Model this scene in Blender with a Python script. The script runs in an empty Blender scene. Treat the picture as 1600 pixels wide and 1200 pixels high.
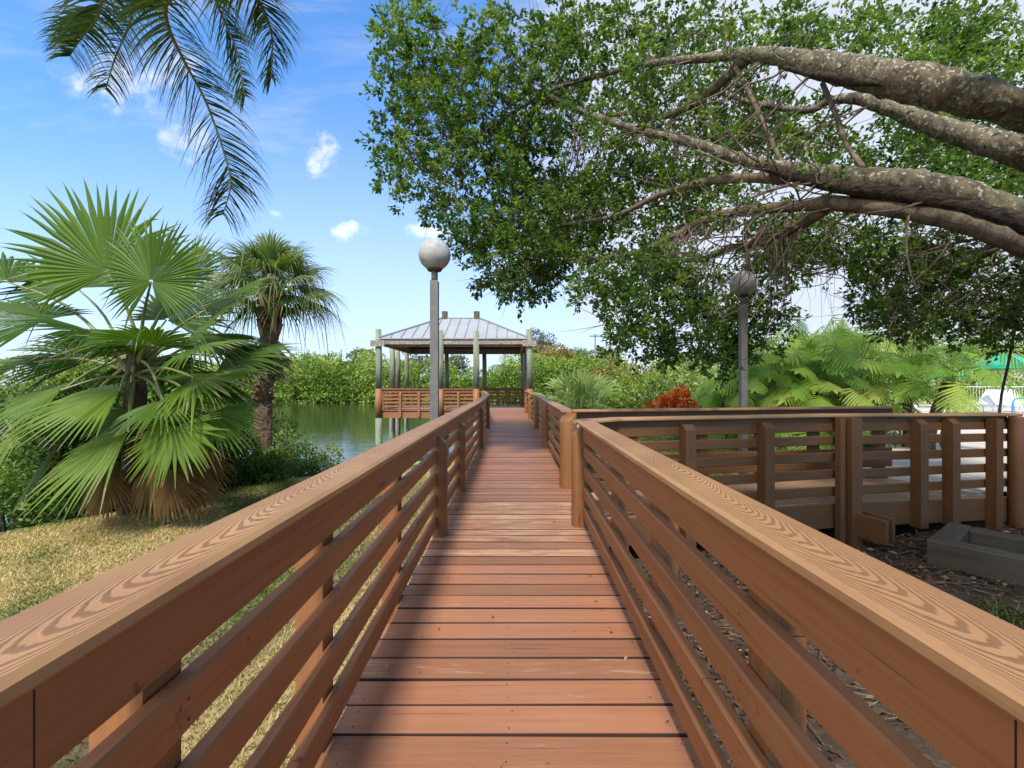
import bpy, math, random
import numpy as np
from mathutils import Vector, Matrix
random.seed(7); RNG = np.random.default_rng(7)
S = bpy.context.scene; COL = S.collection
R = math.radians
F = 711.0; EYE = 1.2                       # focal length in photo pixels, eye height above the deck

def at(px, py, d):                         # photo pixel at distance d in front of the lens -> point
    return Vector(((px-800)/F*d, d, EYE+(600-py)/F*d))
def on(px, py, Z=0.0):                     # photo pixel on the horizontal plane Z
    d = (EYE-Z)*F/(py-600); return Vector(((px-800)/F*d, d, Z))

# ------------------------------------------------------------------ objects
def tag(o, label=None, cat=None, group=None, kind=None):
    if label: o['label'] = label
    if cat: o['category'] = cat
    if group: o['group'] = group
    if kind: o['kind'] = kind
    return o
def thing(name, label, cat, loc=(0,0,0), group=None):
    o = bpy.data.objects.new(name, None); COL.objects.link(o); o.location = loc
    o.empty_display_size = .2
    return tag(o, label, cat, group)
def copy_tree(o, parent=None):
    c = o.copy(); COL.objects.link(c)
    if parent is not None: c.parent = parent
    for ch in list(o.children): copy_tree(ch, c)
    return c

class MB:
    def __init__(s): s.V=[]; s.Fc=[]; s.M=[]; s.T=[]; s.U=[]
    def add(s, vs, fs, tint=.5, mat=0, uv=None):
        b=len(s.V); s.V.extend([tuple(v) for v in vs])
        for k,f in enumerate(fs):
            s.Fc.append(tuple(b+i for i in f)); s.M.append(mat)
            s.T.append(tint[k] if isinstance(tint,(list,tuple)) else tint)
            if uv is not None: s.U.extend(uv[k])
            else: s.U.extend([(vs[i][0]+vs[i][1], vs[i][2]) for i in f])
    def build(s, name, mats, parent=None, smooth=False):
        me=bpy.data.meshes.new(name); me.from_pydata(s.V, [], s.Fc)
        if not isinstance(mats,(list,tuple)): mats=[mats]
        for m in mats: me.materials.append(m)
        me.polygons.foreach_set('material_index', s.M)
        a=me.attributes.new('tint','FLOAT','FACE'); a.data.foreach_set('value', s.T)
        ul=me.uv_layers.new(name='UVMap'); ul.data.foreach_set('uv', [c for u in s.U for c in u])
        if smooth: me.polygons.foreach_set('use_smooth', [True]*len(s.Fc))
        me.update()
        o=bpy.data.objects.new(name, me); COL.objects.link(o)
        if parent is not None: link_parent(o, parent)
        return o
def link_parent(o, parent):                # meshes are written in world coordinates; keep them there
    o.parent = parent
    m = Matrix.Identity(4); p = parent
    loc = Vector((0,0,0))
    while p is not None: loc += p.location; p = p.parent
    o.location = o.location - loc
def build_np(name, V, Q, T, mats, parent=None, smooth=False):
    me=bpy.data.meshes.new(name); V=np.asarray(V,np.float32); Q=np.asarray(Q,np.int32)
    k=Q.shape[1]; n=len(Q)
    me.vertices.add(len(V)); me.vertices.foreach_set('co', V.ravel())
    me.loops.add(n*k); me.loops.foreach_set('vertex_index', Q.ravel())
    me.polygons.add(n); me.polygons.foreach_set('loop_start', np.arange(n,dtype=np.int32)*k)
    me.update(calc_edges=True)
    a=me.attributes.new('tint','FLOAT','FACE'); a.data.foreach_set('value', np.asarray(T,np.float32))
    if not isinstance(mats,(list,tuple)): mats=[mats]
    for m in mats: me.materials.append(m)
    if smooth: me.polygons.foreach_set('use_smooth', np.ones(n,bool))
    me.validate()
    o=bpy.data.objects.new(name, me); COL.objects.link(o)
    if parent is not None: link_parent(o, parent)
    return o

# ------------------------------------------------------------------ shapes
def norm2(x,y):
    l=math.hypot(x,y) or 1; return x/l,y/l
def extrude(mb, prof, path, tint=.5, mat=0, caps=True, sidemat=None):
    """profile (a across to the right of travel, b up) swept along a path with mitred corners"""
    n=len(prof); P=[Vector(p) for p in path]; rings=[]; cum=[0]
    for i in range(1,len(P)): cum.append(cum[-1]+(P[i]-P[i-1]).length)
    for i,p in enumerate(P):
        d1=norm2(*(P[i]-P[i-1]).xy) if i else norm2(*(P[1]-P[0]).xy)
        d2=norm2(*(P[i+1]-P[i]).xy) if i<len(P)-1 else d1
        n1=(d1[1],-d1[0]); n2=(d2[1],-d2[0]); m=norm2(n1[0]+n2[0],n1[1]+n2[1])
        k=1/max(.3,m[0]*n1[0]+m[1]*n1[1])
        rings.append([Vector((p.x+m[0]*a*k,p.y+m[1]*a*k,p.z+b)) for a,b in prof])
    u0=random.uniform(0,40); v0=3*random.randint(0,9)
    vs=[v for r in rings for v in r]; fs=[]; uv=[]
    for i in range(len(P)-1):
        for j in range(n):
            j2=(j+1)%n
            fs.append((i*n+j,i*n+j2,(i+1)*n+j2,(i+1)*n+j))
            va=prof[j][0]+prof[j][1]; vb=prof[j2][0]+prof[j2][1]
            uv.append([(u0+cum[i],v0+va),(u0+cum[i],v0+vb),(u0+cum[i+1],v0+vb),(u0+cum[i+1],v0+va)])
    if caps:
        fs.append(tuple(range(n))[::-1]); uv.append([(u0+p[0]*.2,v0+p[1]) for p in prof][::-1])
        e=(len(P)-1)*n; fs.append(tuple(e+k for k in range(n))); uv.append([(u0+p[0]*.2,v0+p[1]) for p in prof])
    k0=len(mb.M); mb.add(vs,fs,tint,mat,uv)
    if sidemat is not None:
        top=max(b for a,b in prof)
        for q in range((len(P)-1)*n):
            if min(prof[q%n][1],prof[(q%n+1)%n][1])<top-1e-6: mb.M[k0+q]=sidemat
def rprof(a0,a1,b0,b1,c=.004):             # rectangle with eased edges, counter-clockwise
    return [(a0+c,b0),(a1-c,b0),(a1,b0+c),(a1,b1-c),(a1-c,b1),(a0+c,b1),(a0,b1-c),(a0,b0+c)]
def box(mb, x0,x1,y0,y1,z0,z1,tint=.5,c=.004,mat=0):
    extrude(mb, rprof(-(x1-x0)/2,(x1-x0)/2,z0,z1,c), [((x0+x1)/2,y0,0),((x0+x1)/2,y1,0)],tint,mat)
def tube(mb, pts, rad, sides=8, tint=.5, mat=0, wob=0, cap=True):
    P=[Vector(p) for p in pts]; n=len(P)
    if not isinstance(rad,(list,tuple)): rad=[rad]*n
    t0=(P[1]-P[0]).normalized(); ref=Vector((0,0,1)) if abs(t0.z)<.9 else Vector((1,0,0))
    u=t0.cross(ref).normalized(); vs=[]; fs=[]; uv=[]; cum=0
    L=[]
    for i,p in enumerate(P):
        t=(P[min(i+1,n-1)]-P[max(i-1,0)]).normalized()
        u=(u-t*u.dot(t)).normalized(); w=t.cross(u)
        if i: cum+=(p-P[i-1]).length
        L.append(cum)
        for k in range(sides):
            a=2*math.pi*k/sides; r=rad[i]*(1+wob*random.uniform(-1,1))
            vs.append(p+u*(math.cos(a)*r)+w*(math.sin(a)*r))
    for i in range(n-1):
        for k in range(sides):
            k2=(k+1)%sides; fs.append((i*sides+k,i*sides+k2,(i+1)*sides+k2,(i+1)*sides+k))
            uv.append([(L[i],k/sides*.4),(L[i],(k+1)/sides*.4),(L[i+1],(k+1)/sides*.4),(L[i+1],k/sides*.4)])
    if cap:
        fs.append(tuple(range(sides))[::-1]); uv.append([(0,0)]*sides)
        fs.append(tuple((n-1)*sides+k for k in range(sides))); uv.append([(0,0)]*sides)
    mb.add(vs,fs,tint,mat,uv)
def smooth_path(pts, k=4):                 # Catmull-Rom; works on (x,y,z,r..) tuples
    P=[np.array(p,float) for p in pts]; out=[]
    for i in range(len(P)-1):
        a=P[max(i-1,0)];b=P[i];c=P[i+1];d=P[min(i+2,len(P)-1)]
        for j in range(k):
            t=j/k; out.append(.5*((2*b)+(-a+c)*t+(2*a-5*b+4*c-d)*t*t+(-a+3*b-3*c+d)*t**3))
    out.append(P[-1]); return out
def lathe(mb, prof, c, sides=24, tint=.5, mat=0):
    vs=[];fs=[];n=len(prof)
    for r,z in prof:
        for k in range(sides):
            a=2*math.pi*k/sides; vs.append((c[0]+r*math.cos(a),c[1]+r*math.sin(a),c[2]+z))
    for i in range(n-1):
        for k in range(sides):
            k2=(k+1)%sides; fs.append((i*sides+k,i*sides+k2,(i+1)*sides+k2,(i+1)*sides+k))
    mb.add(vs,fs,tint,mat)

# ------------------------------------------------------------------ materials
class NT:
    def __init__(s, name):
        s.m=bpy.data.materials.new(name); s.m.use_nodes=True; s.t=s.m.node_tree; s.t.nodes.clear()
        s.out=s.t.nodes.new('ShaderNodeOutputMaterial')
    def n(s, typ, ins=None, **props):
        nd=s.t.nodes.new('ShaderNode'+typ)
        for k,v in props.items(): setattr(nd,k,v)
        for k,v in (ins or {}).items(): s.put(nd.inputs[k], v)
        return nd
    def put(s, sock, v):
        if isinstance(v, bpy.types.NodeSocket): s.t.links.new(v, sock)
        else:
            if sock.type=='RGBA' and len(v)==3: v=(*v,1)
            sock.default_value=v
    def math(s, op, a, b=0.0, c=0.0, clamp=False):
        nd=s.n('Math',{0:a,1:b,2:c},operation=op,use_clamp=clamp); return nd.outputs[0]
    def ramp(s, f, stops, interp='LINEAR'):
        nd=s.n('ValToRGB',{0:f}); e=nd.color_ramp.elements; nd.color_ramp.interpolation=interp
        while len(e)<len(stops): e.new(.5)
        for i,(p,c) in enumerate(stops):
            e[i].position=p; e[i].color=(*c,1) if len(c)==3 else c
        return nd.outputs[0]
    def mix(s, f, a, b, typ='MIX'):
        nd=s.n('Mix',data_type='RGBA',blend_type=typ); s.put(nd.inputs[0],f); s.put(nd.inputs[6],a); s.put(nd.inputs[7],b)
        return nd.outputs[2]
    def noise(s, vec, scale, detail=4, rough=.55, dist=0.0, dim='3D'):
        nd=s.n('TexNoise',{'Scale':scale,'Detail':detail,'Roughness':rough,'Distortion':dist},noise_dimensions=dim)
        if vec is not None: s.put(nd.inputs['Vector'],vec)
        return nd.outputs[0]
    def mapping(s, vec, scale=(1,1,1), loc=(0,0,0)):
        return s.n('Mapping',{'Vector':vec,'Scale':scale,'Location':loc}).outputs[0]
    def attr(s, name): return s.n('Attribute',attribute_name=name).outputs['Fac']
    def pos(s): return s.n('NewGeometry').outputs['Position']
    def uv(s): return s.n('TexCoord').outputs['UV']
    def smooth(s, f, a, b):
        nd=s.n('MapRange',{0:f,1:a,2:b,3:0.0,4:1.0},interpolation_type='SMOOTHSTEP'); return nd.outputs[0]
    def bump(s, h, strength=.3, dist=.01):
        return s.n('Bump',{'Height':h,'Strength':strength,'Distance':dist}).outputs[0]
    def principled(s, col, rough=.6, bump=None, spec=.5, **kw):
        ins={'Base Color':col,'Roughness':rough,'Specular IOR Level':spec}
        if bump is not None: ins['Normal']=bump
        ins.update(kw)
        nd=s.n('BsdfPrincipled',ins); s.t.links.new(nd.outputs[0], s.out.inputs[0]); return nd

def painted_wood(name, col, dark, rough=.55, wear=False, weather=.25, joint=False):
    t=NT(name); uv=t.uv()
    g=t.noise(t.mapping(uv,(1.6,55,1)),1,6,.6,.3); g2=t.noise(t.mapping(uv,(9,260,1)),1,3,.6)
    st=t.noise(t.pos(),1.7,5,.6); sp=t.noise(t.pos(),22,4,.6)
    c=t.mix(t.math('MULTIPLY',t.smooth(g,.35,.75),.55),col,dark)
    c=t.mix(t.math('MULTIPLY',t.smooth(st,.45,.7),weather),c,(col[0]*1.25,col[1]*1.45,col[2]*1.6))
    c=t.mix(t.smooth(sp,.66,.74),c,(dark[0]*.6,dark[1]*.6,dark[2]*.6))
    vo=t.n('TexVoronoi',{'Vector':t.mapping(uv,(1.1,7,1)),'Scale':1.0,'Randomness':1.0},feature='F1'); kd=vo.outputs['Distance']
    c=t.mix(t.math('MULTIPLY',t.math('SUBTRACT',1.0,t.smooth(kd,.03,.10)),.75),c,(dark[0]*.45,dark[1]*.45,dark[2]*.45))
    ck=t.smooth(t.noise(t.mapping(uv,(1.3,95,1),(5,9,0)),1,2,.5),.69,.72); c=t.mix(t.math('MULTIPLY',ck,.6),c,(dark[0]*.35,dark[1]*.35,dark[2]*.35))
    if joint: c=t.mix(t.math('LESS_THAN',t.math('FRACT',t.math('DIVIDE',t.n('SeparateXYZ',{0:uv}).outputs[0],2.44)),.0011),c,(.012,.006,.004))
    tn=t.attr('tint')
    if wear:   # tint above 1 marks boards whose paint is walked off
        w=t.math('SUBTRACT',tn,1.0,clamp=True)
        wn=t.noise(t.mapping(uv,(3.2,26,1)),1,5,.65,.4)
        wm=t.smooth(t.math('ADD',wn,t.math('MULTIPLY',w,.22)),.62,.74)
        c=t.mix(t.math('MULTIPLY',wm,.6),c,(.46,.31,.17))
        fr=t.math('FRACT',tn)
    else: fr=tn
    k=t.math('MULTIPLY_ADD',fr,.5,.75)
    c=t.mix(1.0,c,t.n('CombineColor',{0:k,1:k,2:k}).outputs[0],'MULTIPLY')
    h=t.math('SUBTRACT',t.math('ADD',t.math('MULTIPLY',g,.7),t.math('MULTIPLY',g2,.5)),ck)
    rr=t.math('MULTIPLY_ADD',g,.25,rough-.12)
    t.principled(c,rr,t.bump(h,.35,.004),.35); return t.m
M={}
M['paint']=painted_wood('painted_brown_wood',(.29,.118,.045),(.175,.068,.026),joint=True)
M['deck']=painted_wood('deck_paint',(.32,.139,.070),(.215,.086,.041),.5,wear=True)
M['branch']=painted_wood('branch_paint',(.125,.054,.018),(.072,.031,.011),.55)  # same brown paint, darkened: the tree's shade is put into the colour
M['branchdeck']=painted_wood('branch_deck_paint',(.31,.18,.105),(.21,.11,.062),.6,wear=True)
M['post']=painted_wood('post_paint',(.23,.096,.030),(.13,.053,.017),.5)

def cap_material():
    t=NT('composite_cap'); uv=t.uv(); sx=t.n('SeparateXYZ',{0:uv}); u,v=sx.outputs[0],sx.outputs[1]
    # flat-sawn figure: nested arches running along the board
    vv=t.math('SUBTRACT',t.math('MULTIPLY',t.math('FRACT',t.math('DIVIDE',v,3.0)),3.0),.90)
    off=t.math('MULTIPLY',t.math('SUBTRACT',t.noise(t.mapping(uv,(.9,0,1),(7,3,0)),1,2,.5),.5),.14)
    v1=t.math('ADD',vv,off)
    wob=t.math('SUBTRACT',t.noise(t.mapping(uv,(4.5,26,1)),1,3,.5),.5); wu=t.math('SUBTRACT',t.noise(t.mapping(uv,(1.3,3,1)),1,2,.5),.5)
    r=t.math('SUBTRACT',u,t.math('MULTIPLY',t.math('MULTIPLY',v1,v1),t.math('MULTIPLY_ADD',t.noise(t.mapping(uv,(.5,0,1),(3,0,0)),1,1,.5),110.0,15.0)))
    r=t.math('ADD',r,t.math('ADD',t.math('MULTIPLY',wob,.10),t.math('MULTIPLY',wu,.35)))
    rg=t.math('FRACT',t.math('DIVIDE',r,.038))
    line=t.smooth(t.math('ABSOLUTE',t.math('SUBTRACT',rg,.5)),.10,.30)   # 0 in the groove
    nz=t.n('SeparateXYZ',{0:t.n('NewGeometry').outputs['True Normal']}).outputs[2]; topf=t.smooth(nz,.75,.95)
    inv=t.math('MULTIPLY',t.math('SUBTRACT',1.0,line),topf); line=t.math('SUBTRACT',1.0,inv)
    joint=t.math('LESS_THAN',t.math('FRACT',t.math('DIVIDE',u,3.66)),.0009)
    fine=t.noise(t.mapping(uv,(6,220,1)),1,3,.6); st=t.noise(t.pos(),2.3,4,.6)
    c=t.mix(t.smooth(st,.35,.7),(.335,.172,.078),(.42,.232,.102))
    c=t.mix(t.math('MULTIPLY',t.smooth(fine,.4,.7),.3),c,(.23,.115,.045))
    c=t.mix(t.math('MULTIPLY',inv,.78),c,(.16,.078,.034)); c=t.mix(joint,c,(.03,.015,.01))
    h=t.math('ADD',t.math('MULTIPLY',line,1.0),t.math('MULTIPLY',fine,.3))
    t.principled(c,.5,t.bump(h,.45,.004),.28); return t.m
M['cap']=cap_material()
M['edge']=NT('board_edges'); M['edge'].principled((.045,.02,.012),.9); M['edge']=M['edge'].m  # near-black plank sides: the shade of the gaps painted in
M['nail']=NT('nail_heads'); M['nail'].principled((.035,.018,.012),.6); M['nail']=M['nail'].m

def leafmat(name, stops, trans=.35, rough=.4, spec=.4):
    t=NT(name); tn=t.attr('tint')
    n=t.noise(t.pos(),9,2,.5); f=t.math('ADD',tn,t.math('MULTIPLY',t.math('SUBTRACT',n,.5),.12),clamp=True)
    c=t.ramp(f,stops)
    p=t.n('BsdfPrincipled',{'Base Color':c,'Roughness':rough,'Specular IOR Level':spec})
    tc=t.mix(1.0,c,(1.15,1.25,.45,1),'MULTIPLY'); tr=t.n('BsdfTranslucent',{'Color':tc})
    ms=t.n('MixShader',{0:trans,1:p.outputs[0],2:tr.outputs[0]})
    t.t.links.new(ms.outputs[0],t.out.inputs[0]); return t.m
BR=(.16,.085,.03)
M['ficus']=leafmat('ficus_leaf',[(0,(.027,.054,.012)),(.5,(.078,.145,.027)),(.85,(.18,.26,.05)),(1,(.27,.31,.065))],.5,.42,.3)
M['fan']=leafmat('fan_leaf',[(0,(.022,.046,.010)),(.45,(.07,.138,.015)),(.78,(.17,.25,.026)),(.84,(.24,.26,.10)),(.9,(.34,.27,.13)),(1,(.30,.19,.08))],.38,.5,.22)
M['deadfan']=leafmat('dead_fan',[(0,(.075,.036,.013)),(.5,(.21,.11,.038)),(1,(.36,.22,.095))],.25,.7,.2)
M['cabbage']=leafmat('cabbage_leaf',[(0,(.03,.055,.018)),(.5,(.10,.155,.042)),(.8,(.23,.27,.09)),(.9,(.30,.24,.11)),(1,(.30,.19,.09))],.32,.5,.25)
M['queen']=leafmat('queen_leaf',[(0,(.03,.055,.018)),(.6,(.085,.14,.035)),(1,(.19,.25,.07))],.42,.4,.4)
M['shrub']=leafmat('shrub_leaf',[(0,(.035,.075,.018)),(.5,(.115,.21,.04)),(.85,(.25,.34,.07)),(1,(.30,.29,.08))],.32,.5,.25)
M['mangrove']=leafmat('mangrove_leaf',[(0,(.08,.14,.022)),(.5,(.20,.30,.045)),(.85,(.34,.42,.075)),(1,(.40,.40,.09))],.3,.5,.3)
M['wild']=leafmat('wild_leaf',[(0,(.10,.15,.045)),(.5,(.21,.29,.08)),(.85,(.34,.40,.12)),(1,(.40,.38,.15))],.3,.5,.3)
M['rust']=leafmat('rusty_leaf',[(0,(.12,.12,.03)),(.5,(.27,.22,.06)),(1,(.42,.28,.08))],.3,.5,.3)
M['grey']=leafmat('grey_leaf',[(0,(.07,.085,.05)),(.5,(.14,.16,.09)),(1,(.22,.23,.14))],.25,.5,.3)
M['philo']=leafmat('philodendron_leaf',[(0,(.08,.16,.02)),(.5,(.21,.36,.045)),(.85,(.38,.50,.08)),(1,(.34,.36,.08))],.42,.5,.2)
M['croton']=leafmat('croton_leaf',[(0,(.25,.03,.018)),(.4,(.66,.09,.025)),(.75,(.88,.34,.06)),(1,(.60,.48,.09))],.3,.35,.5)
M['grass']=leafmat('grass_blade',[(0,(.09,.14,.03)),(.3,(.19,.22,.06)),(.55,(.46,.36,.15)),(.8,(.62,.44,.20)),(1,(.70,.54,.30))],.3,.6,.2)
M['litter']=leafmat('fallen_leaf',[(0,(.035,.02,.012)),(.5,(.12,.06,.03)),(.85,(.24,.12,.05)),(1,(.38,.27,.16))],.1,.6,.2)

M['palmetto']=leafmat('palmetto_leaf',[(0,(.10,.16,.04)),(.6,(.27,.36,.10)),(1,(.44,.48,.18))],.3,.5,.25)
M['boots']=leafmat('leaf_boots',[(0,(.07,.038,.02)),(.5,(.22,.13,.075)),(1,(.46,.33,.21))],.0,.8,.2)
def bark(name, a, b, lichen=None, scale=1.0, stretch=(1,1,.35)):
    t=NT(name); p=t.pos(); n=t.noise(t.mapping(p,tuple(s*scale for s in stretch)),9,6,.65,.6)
    n2=t.noise(p,3*scale,4,.6); c=t.mix(t.smooth(n,.35,.68),a,b)
    if lichen:
        vo=t.noise(p,27*scale,3,.55); c=t.mix(t.math('MULTIPLY',t.math('MULTIPLY',t.smooth(vo,.56,.64),t.smooth(n2,.32,.5)),.85),c,lichen)
        c=t.mix(t.smooth(t.noise(p,11*scale,3,.5,.5),.62,.70),c,(a[0]*.5,a[1]*.5,a[2]*.5))
        c=t.mix(t.math('MULTIPLY',t.smooth(n2,.52,.66),.5),c,(.15,.155,.085))
    t.principled(c,.85,t.bump(n,1.0,.05),.2); return t.m
M['bark']=bark('ficus_bark',(.075,.055,.036),(.20,.16,.10),(.42,.40,.31))
M['twig']=bark('twig_bark',(.10,.068,.045),(.22,.165,.115))
M['palmbark']=bark('palm_bark',(.10,.06,.038),(.27,.18,.115),None,1,(1,1,2.2))
M['boot']=bark('palm_boot',(.15,.085,.045),(.42,.27,.165),None,1)
M['wound']=bark('bark_wound',(.014,.009,.006),(.085,.055,.035),None,1.6,(.5,2,2))
M['darktrunk']=bark('dark_trunk',(.05,.032,.024),(.14,.10,.07))
M['petiole']=leafmat('petiole',[(0,(.10,.12,.03)),(1,(.30,.30,.09))],.1,.45,.4)
def piling():
    t=NT('green_piling'); p=t.pos(); n=t.noise(t.mapping(p,(6,6,.8)),1,6,.65,.4)
    n2=t.noise(t.mapping(p,(2.5,2.5,.5)),1,4,.6)
    c=t.mix(t.smooth(n,.3,.7),(.11,.10,.07),(.34,.31,.23)); c=t.mix(t.math('MULTIPLY',t.smooth(n2,.4,.62),.6),c,(.20,.27,.16))
    t.principled(c,.8,t.bump(n,.5,.01),.2); return t.m
M['piling']=piling()
M['greywood']=bark('weathered_timber',(.20,.155,.12),(.45,.37,.30),None,1.5,(1,1,1))
M['soil']=bark('planter_soil',(.012,.009,.007),(.03,.022,.016),None,3,(1,1,1))
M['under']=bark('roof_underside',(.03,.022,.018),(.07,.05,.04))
def simple(name, col, rough=.5, metal=0.0, scale=5, var=.25, bump=.15):
    t=NT(name); n=t.noise(t.pos(),scale,5,.6); c=t.mix(t.math('MULTIPLY',t.smooth(n,.35,.7),var),col,tuple(x*.55 for x in col))
    t.principled(c,rough,t.bump(n,bump,.005),.4,Metallic=metal); return t.m
M['timber']=painted_wood('old_landscape_timber',(.085,.062,.040),(.03,.022,.015),.85,weather=.5)
M['roof']=simple('galvanised_roof',(.33,.325,.315),.55,.0,1.6,.3)
M['seam']=simple('roof_seams',(.24,.25,.28),.5,.3)
M['lamp_pole']=simple('lamp_pole',(.175,.16,.142),.7,0,7,.5)
M['collar']=simple('rusted_collar',(.10,.065,.05),.7,.2,20,.6)
def globe_mat():
    t=NT('weathered_globe'); p=t.pos(); n=t.noise(p,7,5,.6); s=t.noise(p,26,3,.5)
    c=t.mix(t.smooth(n,.3,.75),(.43,.41,.375),(.28,.265,.24)); c=t.mix(t.smooth(s,.68,.73),c,(.14,.08,.05))
    t.principled(c,.5,t.bump(n,.05,.01),.35); return t.m
M['globe']=globe_mat()
M['white']=simple('white_plastic',(.78,.78,.76),.4,0,4,.12)
M['sling']=simple('white_sling',(.74,.75,.76),.6,0,30,.15)
M['umbrella']=simple('green_canvas',(.02,.36,.22),.7,0,4,.25)
M['blue']=simple('blue_pipe',(.10,.28,.50),.35,0,4,.1)
M['concrete']=simple('concrete',(.54,.46,.37),.8,0,2.2,.3)
M['utility']=simple('utility_pole',(.20,.17,.145),.8,0,6,.3)
M['wire']=simple('cable',(.03,.03,.03),.6)
M['wall']=simple('pale_stucco',(.62,.54,.46),.8,0,2,.2)

# ------------------------------------------------------------------ terrain
SHORE=[(-60,-50),(-18,-5),(-10.5,2.0),(-7.4,5.2),(-5.6,8.0),(-4.6,9.6),(-1.8,11.8),(0.3,14.5),(1.3,18),(1.9,22),(3,29),(12,48),(34,70),(90,90)]
WATER=-1.6
def shore_d(x,y):                          # signed distance to the bank, land positive
    P=np.stack([x,y],-1); best=np.full(x.shape,1e9); sg=np.ones(x.shape)
    for (ax,ay),(bx,by) in zip(SHORE[:-1],SHORE[1:]):
        d=np.array([bx-ax,by-ay]); w=P-np.array([ax,ay]); t=np.clip((w@d)/(d@d),0,1)
        q=w-t[...,None]*d; dist=np.hypot(q[...,0],q[...,1]); cr=d[0]*w[...,1]-d[1]*w[...,0]
        m=dist<best; best=np.where(m,dist,best); sg=np.where(m,np.where(cr<0,1,-1),sg)
    return best*sg
def sstep(a,b,v): t=np.clip((v-a)/(b-a),0,1); return t*t*(3-2*t)
def height(x,y):
    x=np.asarray(x,float); y=np.asarray(y,float)
    d=shore_d(x,y)
    far=(y-(71+1.2*np.sin(x*.21)+.8*np.sin(x*.07+1)))
    d=np.maximum(d,far)
    z=-2.6+sstep(-2.5,2.0,d)*2.2
    z+= .02*np.sin(x*2.1+.6*y)+.018*np.sin(y*1.7-x*.9)+.012*np.sin(x*5.3)*np.sin(y*4.7)
    z+= sstep(6,9,x)*sstep(3,6,y)*.20*(1-sstep(30,40,y))
    return z
def hz(x,y): return float(height(np.array([x]),np.array([y]))[0])
def axis(lo,hi,seg):
    out=[]
    for a,b,s in seg: out+=list(np.arange(a,b,s))
    return np.array(out+[hi])
xs=axis(0,900,[(-900,-100,80),(-100,-20,4),(-20,-8,.8),(-8,9,.12),(9,26,.7),(26,100,4),(100,900,80)])
ys=axis(0,1500,[(-300,-40,40),(-40,-4,4),(-4,13,.12),(13,32,.7),(32,80,2),(80,200,12),(200,1500,130)])
gx,gy=np.meshgrid(xs,ys); gz=height(gx,gy)
nx,ny=len(xs),len(ys); idx=np.arange(nx*ny).reshape(ny,nx)
Q=np.stack([idx[:-1,:-1],idx[:-1,1:],idx[1:,1:],idx[1:,:-1]],-1).reshape(-1,4)
def ground_mat():
    t=NT('ground'); p=t.pos(); sx=t.n('SeparateXYZ',{0:p}); x,y,z=sx.outputs
    n=t.noise(p,.9,5,.6); n2=t.noise(p,7,5,.65); n3=t.noise(p,60,4,.7)
    g=t.mix(t.smooth(n2,.35,.65),(.30,.23,.10),(.44,.33,.16)); g=t.mix(t.smooth(n,.50,.64),g,(.17,.21,.055))
    lawn=t.mix(t.smooth(n2,.35,.65),(.33,.34,.09),(.46,.42,.14))
    g=t.mix(t.smooth(y,6,9),g,lawn)
    g=t.mix(t.math('MULTIPLY',t.smooth(n3,.4,.7),.45),g,(.13,.10,.04))
    dirt=t.mix(t.smooth(n2,.35,.7),(.055,.037,.025),(.12,.088,.062)); dirt=t.mix(t.math('MULTIPLY',t.smooth(n3,.45,.7),.6),dirt,(.035,.024,.018))
    jx=t.math('ADD',x,t.math('MULTIPLY',t.math('SUBTRACT',n2,.5),.7)); jy=t.math('ADD',y,t.math('MULTIPLY',t.math('SUBTRACT',n2,.5),1.2))
    dm=t.math('MULTIPLY',t.smooth(jx,-.62,-.35),t.math('SUBTRACT',1.0,t.smooth(jy,6.2,7.0)))
    c=t.mix(dm,g,dirt)
    mud=t.math('SUBTRACT',1.0,t.smooth(z,-1.3,-.62)); c=t.mix(mud,c,(.07,.06,.035))
    c=t.mix(t.smooth(y,40,60),c,(.10,.12,.045))
    t.principled(c,.95,t.bump(t.math('ADD',n3,n2),.6,.03),.1); return t.m
M['ground']=ground_mat()
g=build_np('ground',np.stack([gx,gy,gz],-1).reshape(-1,3),Q,np.full(len(Q),.5),M['ground'],smooth=True); tag(g,kind='structure')
def water_mat():
    t=NT('water'); p=t.pos(); n=t.noise(t.mapping(p,(1.0,2.6,1)),1.15,4,.6,.7); n2=t.noise(t.mapping(p,(.25,.6,1)),.5,3,.5,.4)
    h=t.math('ADD',t.math('MULTIPLY',n,.55),t.math('MULTIPLY',n2,.9))
    t.principled((.030,.042,.014),.045,t.bump(h,.20,.07),.5,IOR=1.33); return t.m
mb=MB(); mb.add([(-900,-300,WATER),(900,-300,WATER),(900,1500,WATER),(-900,1500,WATER)],[(0,1,2,3)])
tag(mb.build('water',water_mat()),kind='structure')
# pool terrace and the path that meets the side ramp
mb=MB(); mb.add([(x,y,-.10) for x,y in [(5.25,5.35),(9.2,6.2),(13,9),(30,12),(34,27),(12.5,25),(9.5,12.5),(7.0,8.6),(4.75,6.5)]],[tuple(range(9))])
tag(mb.build('pavement',M['concrete']),kind='structure')

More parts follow.
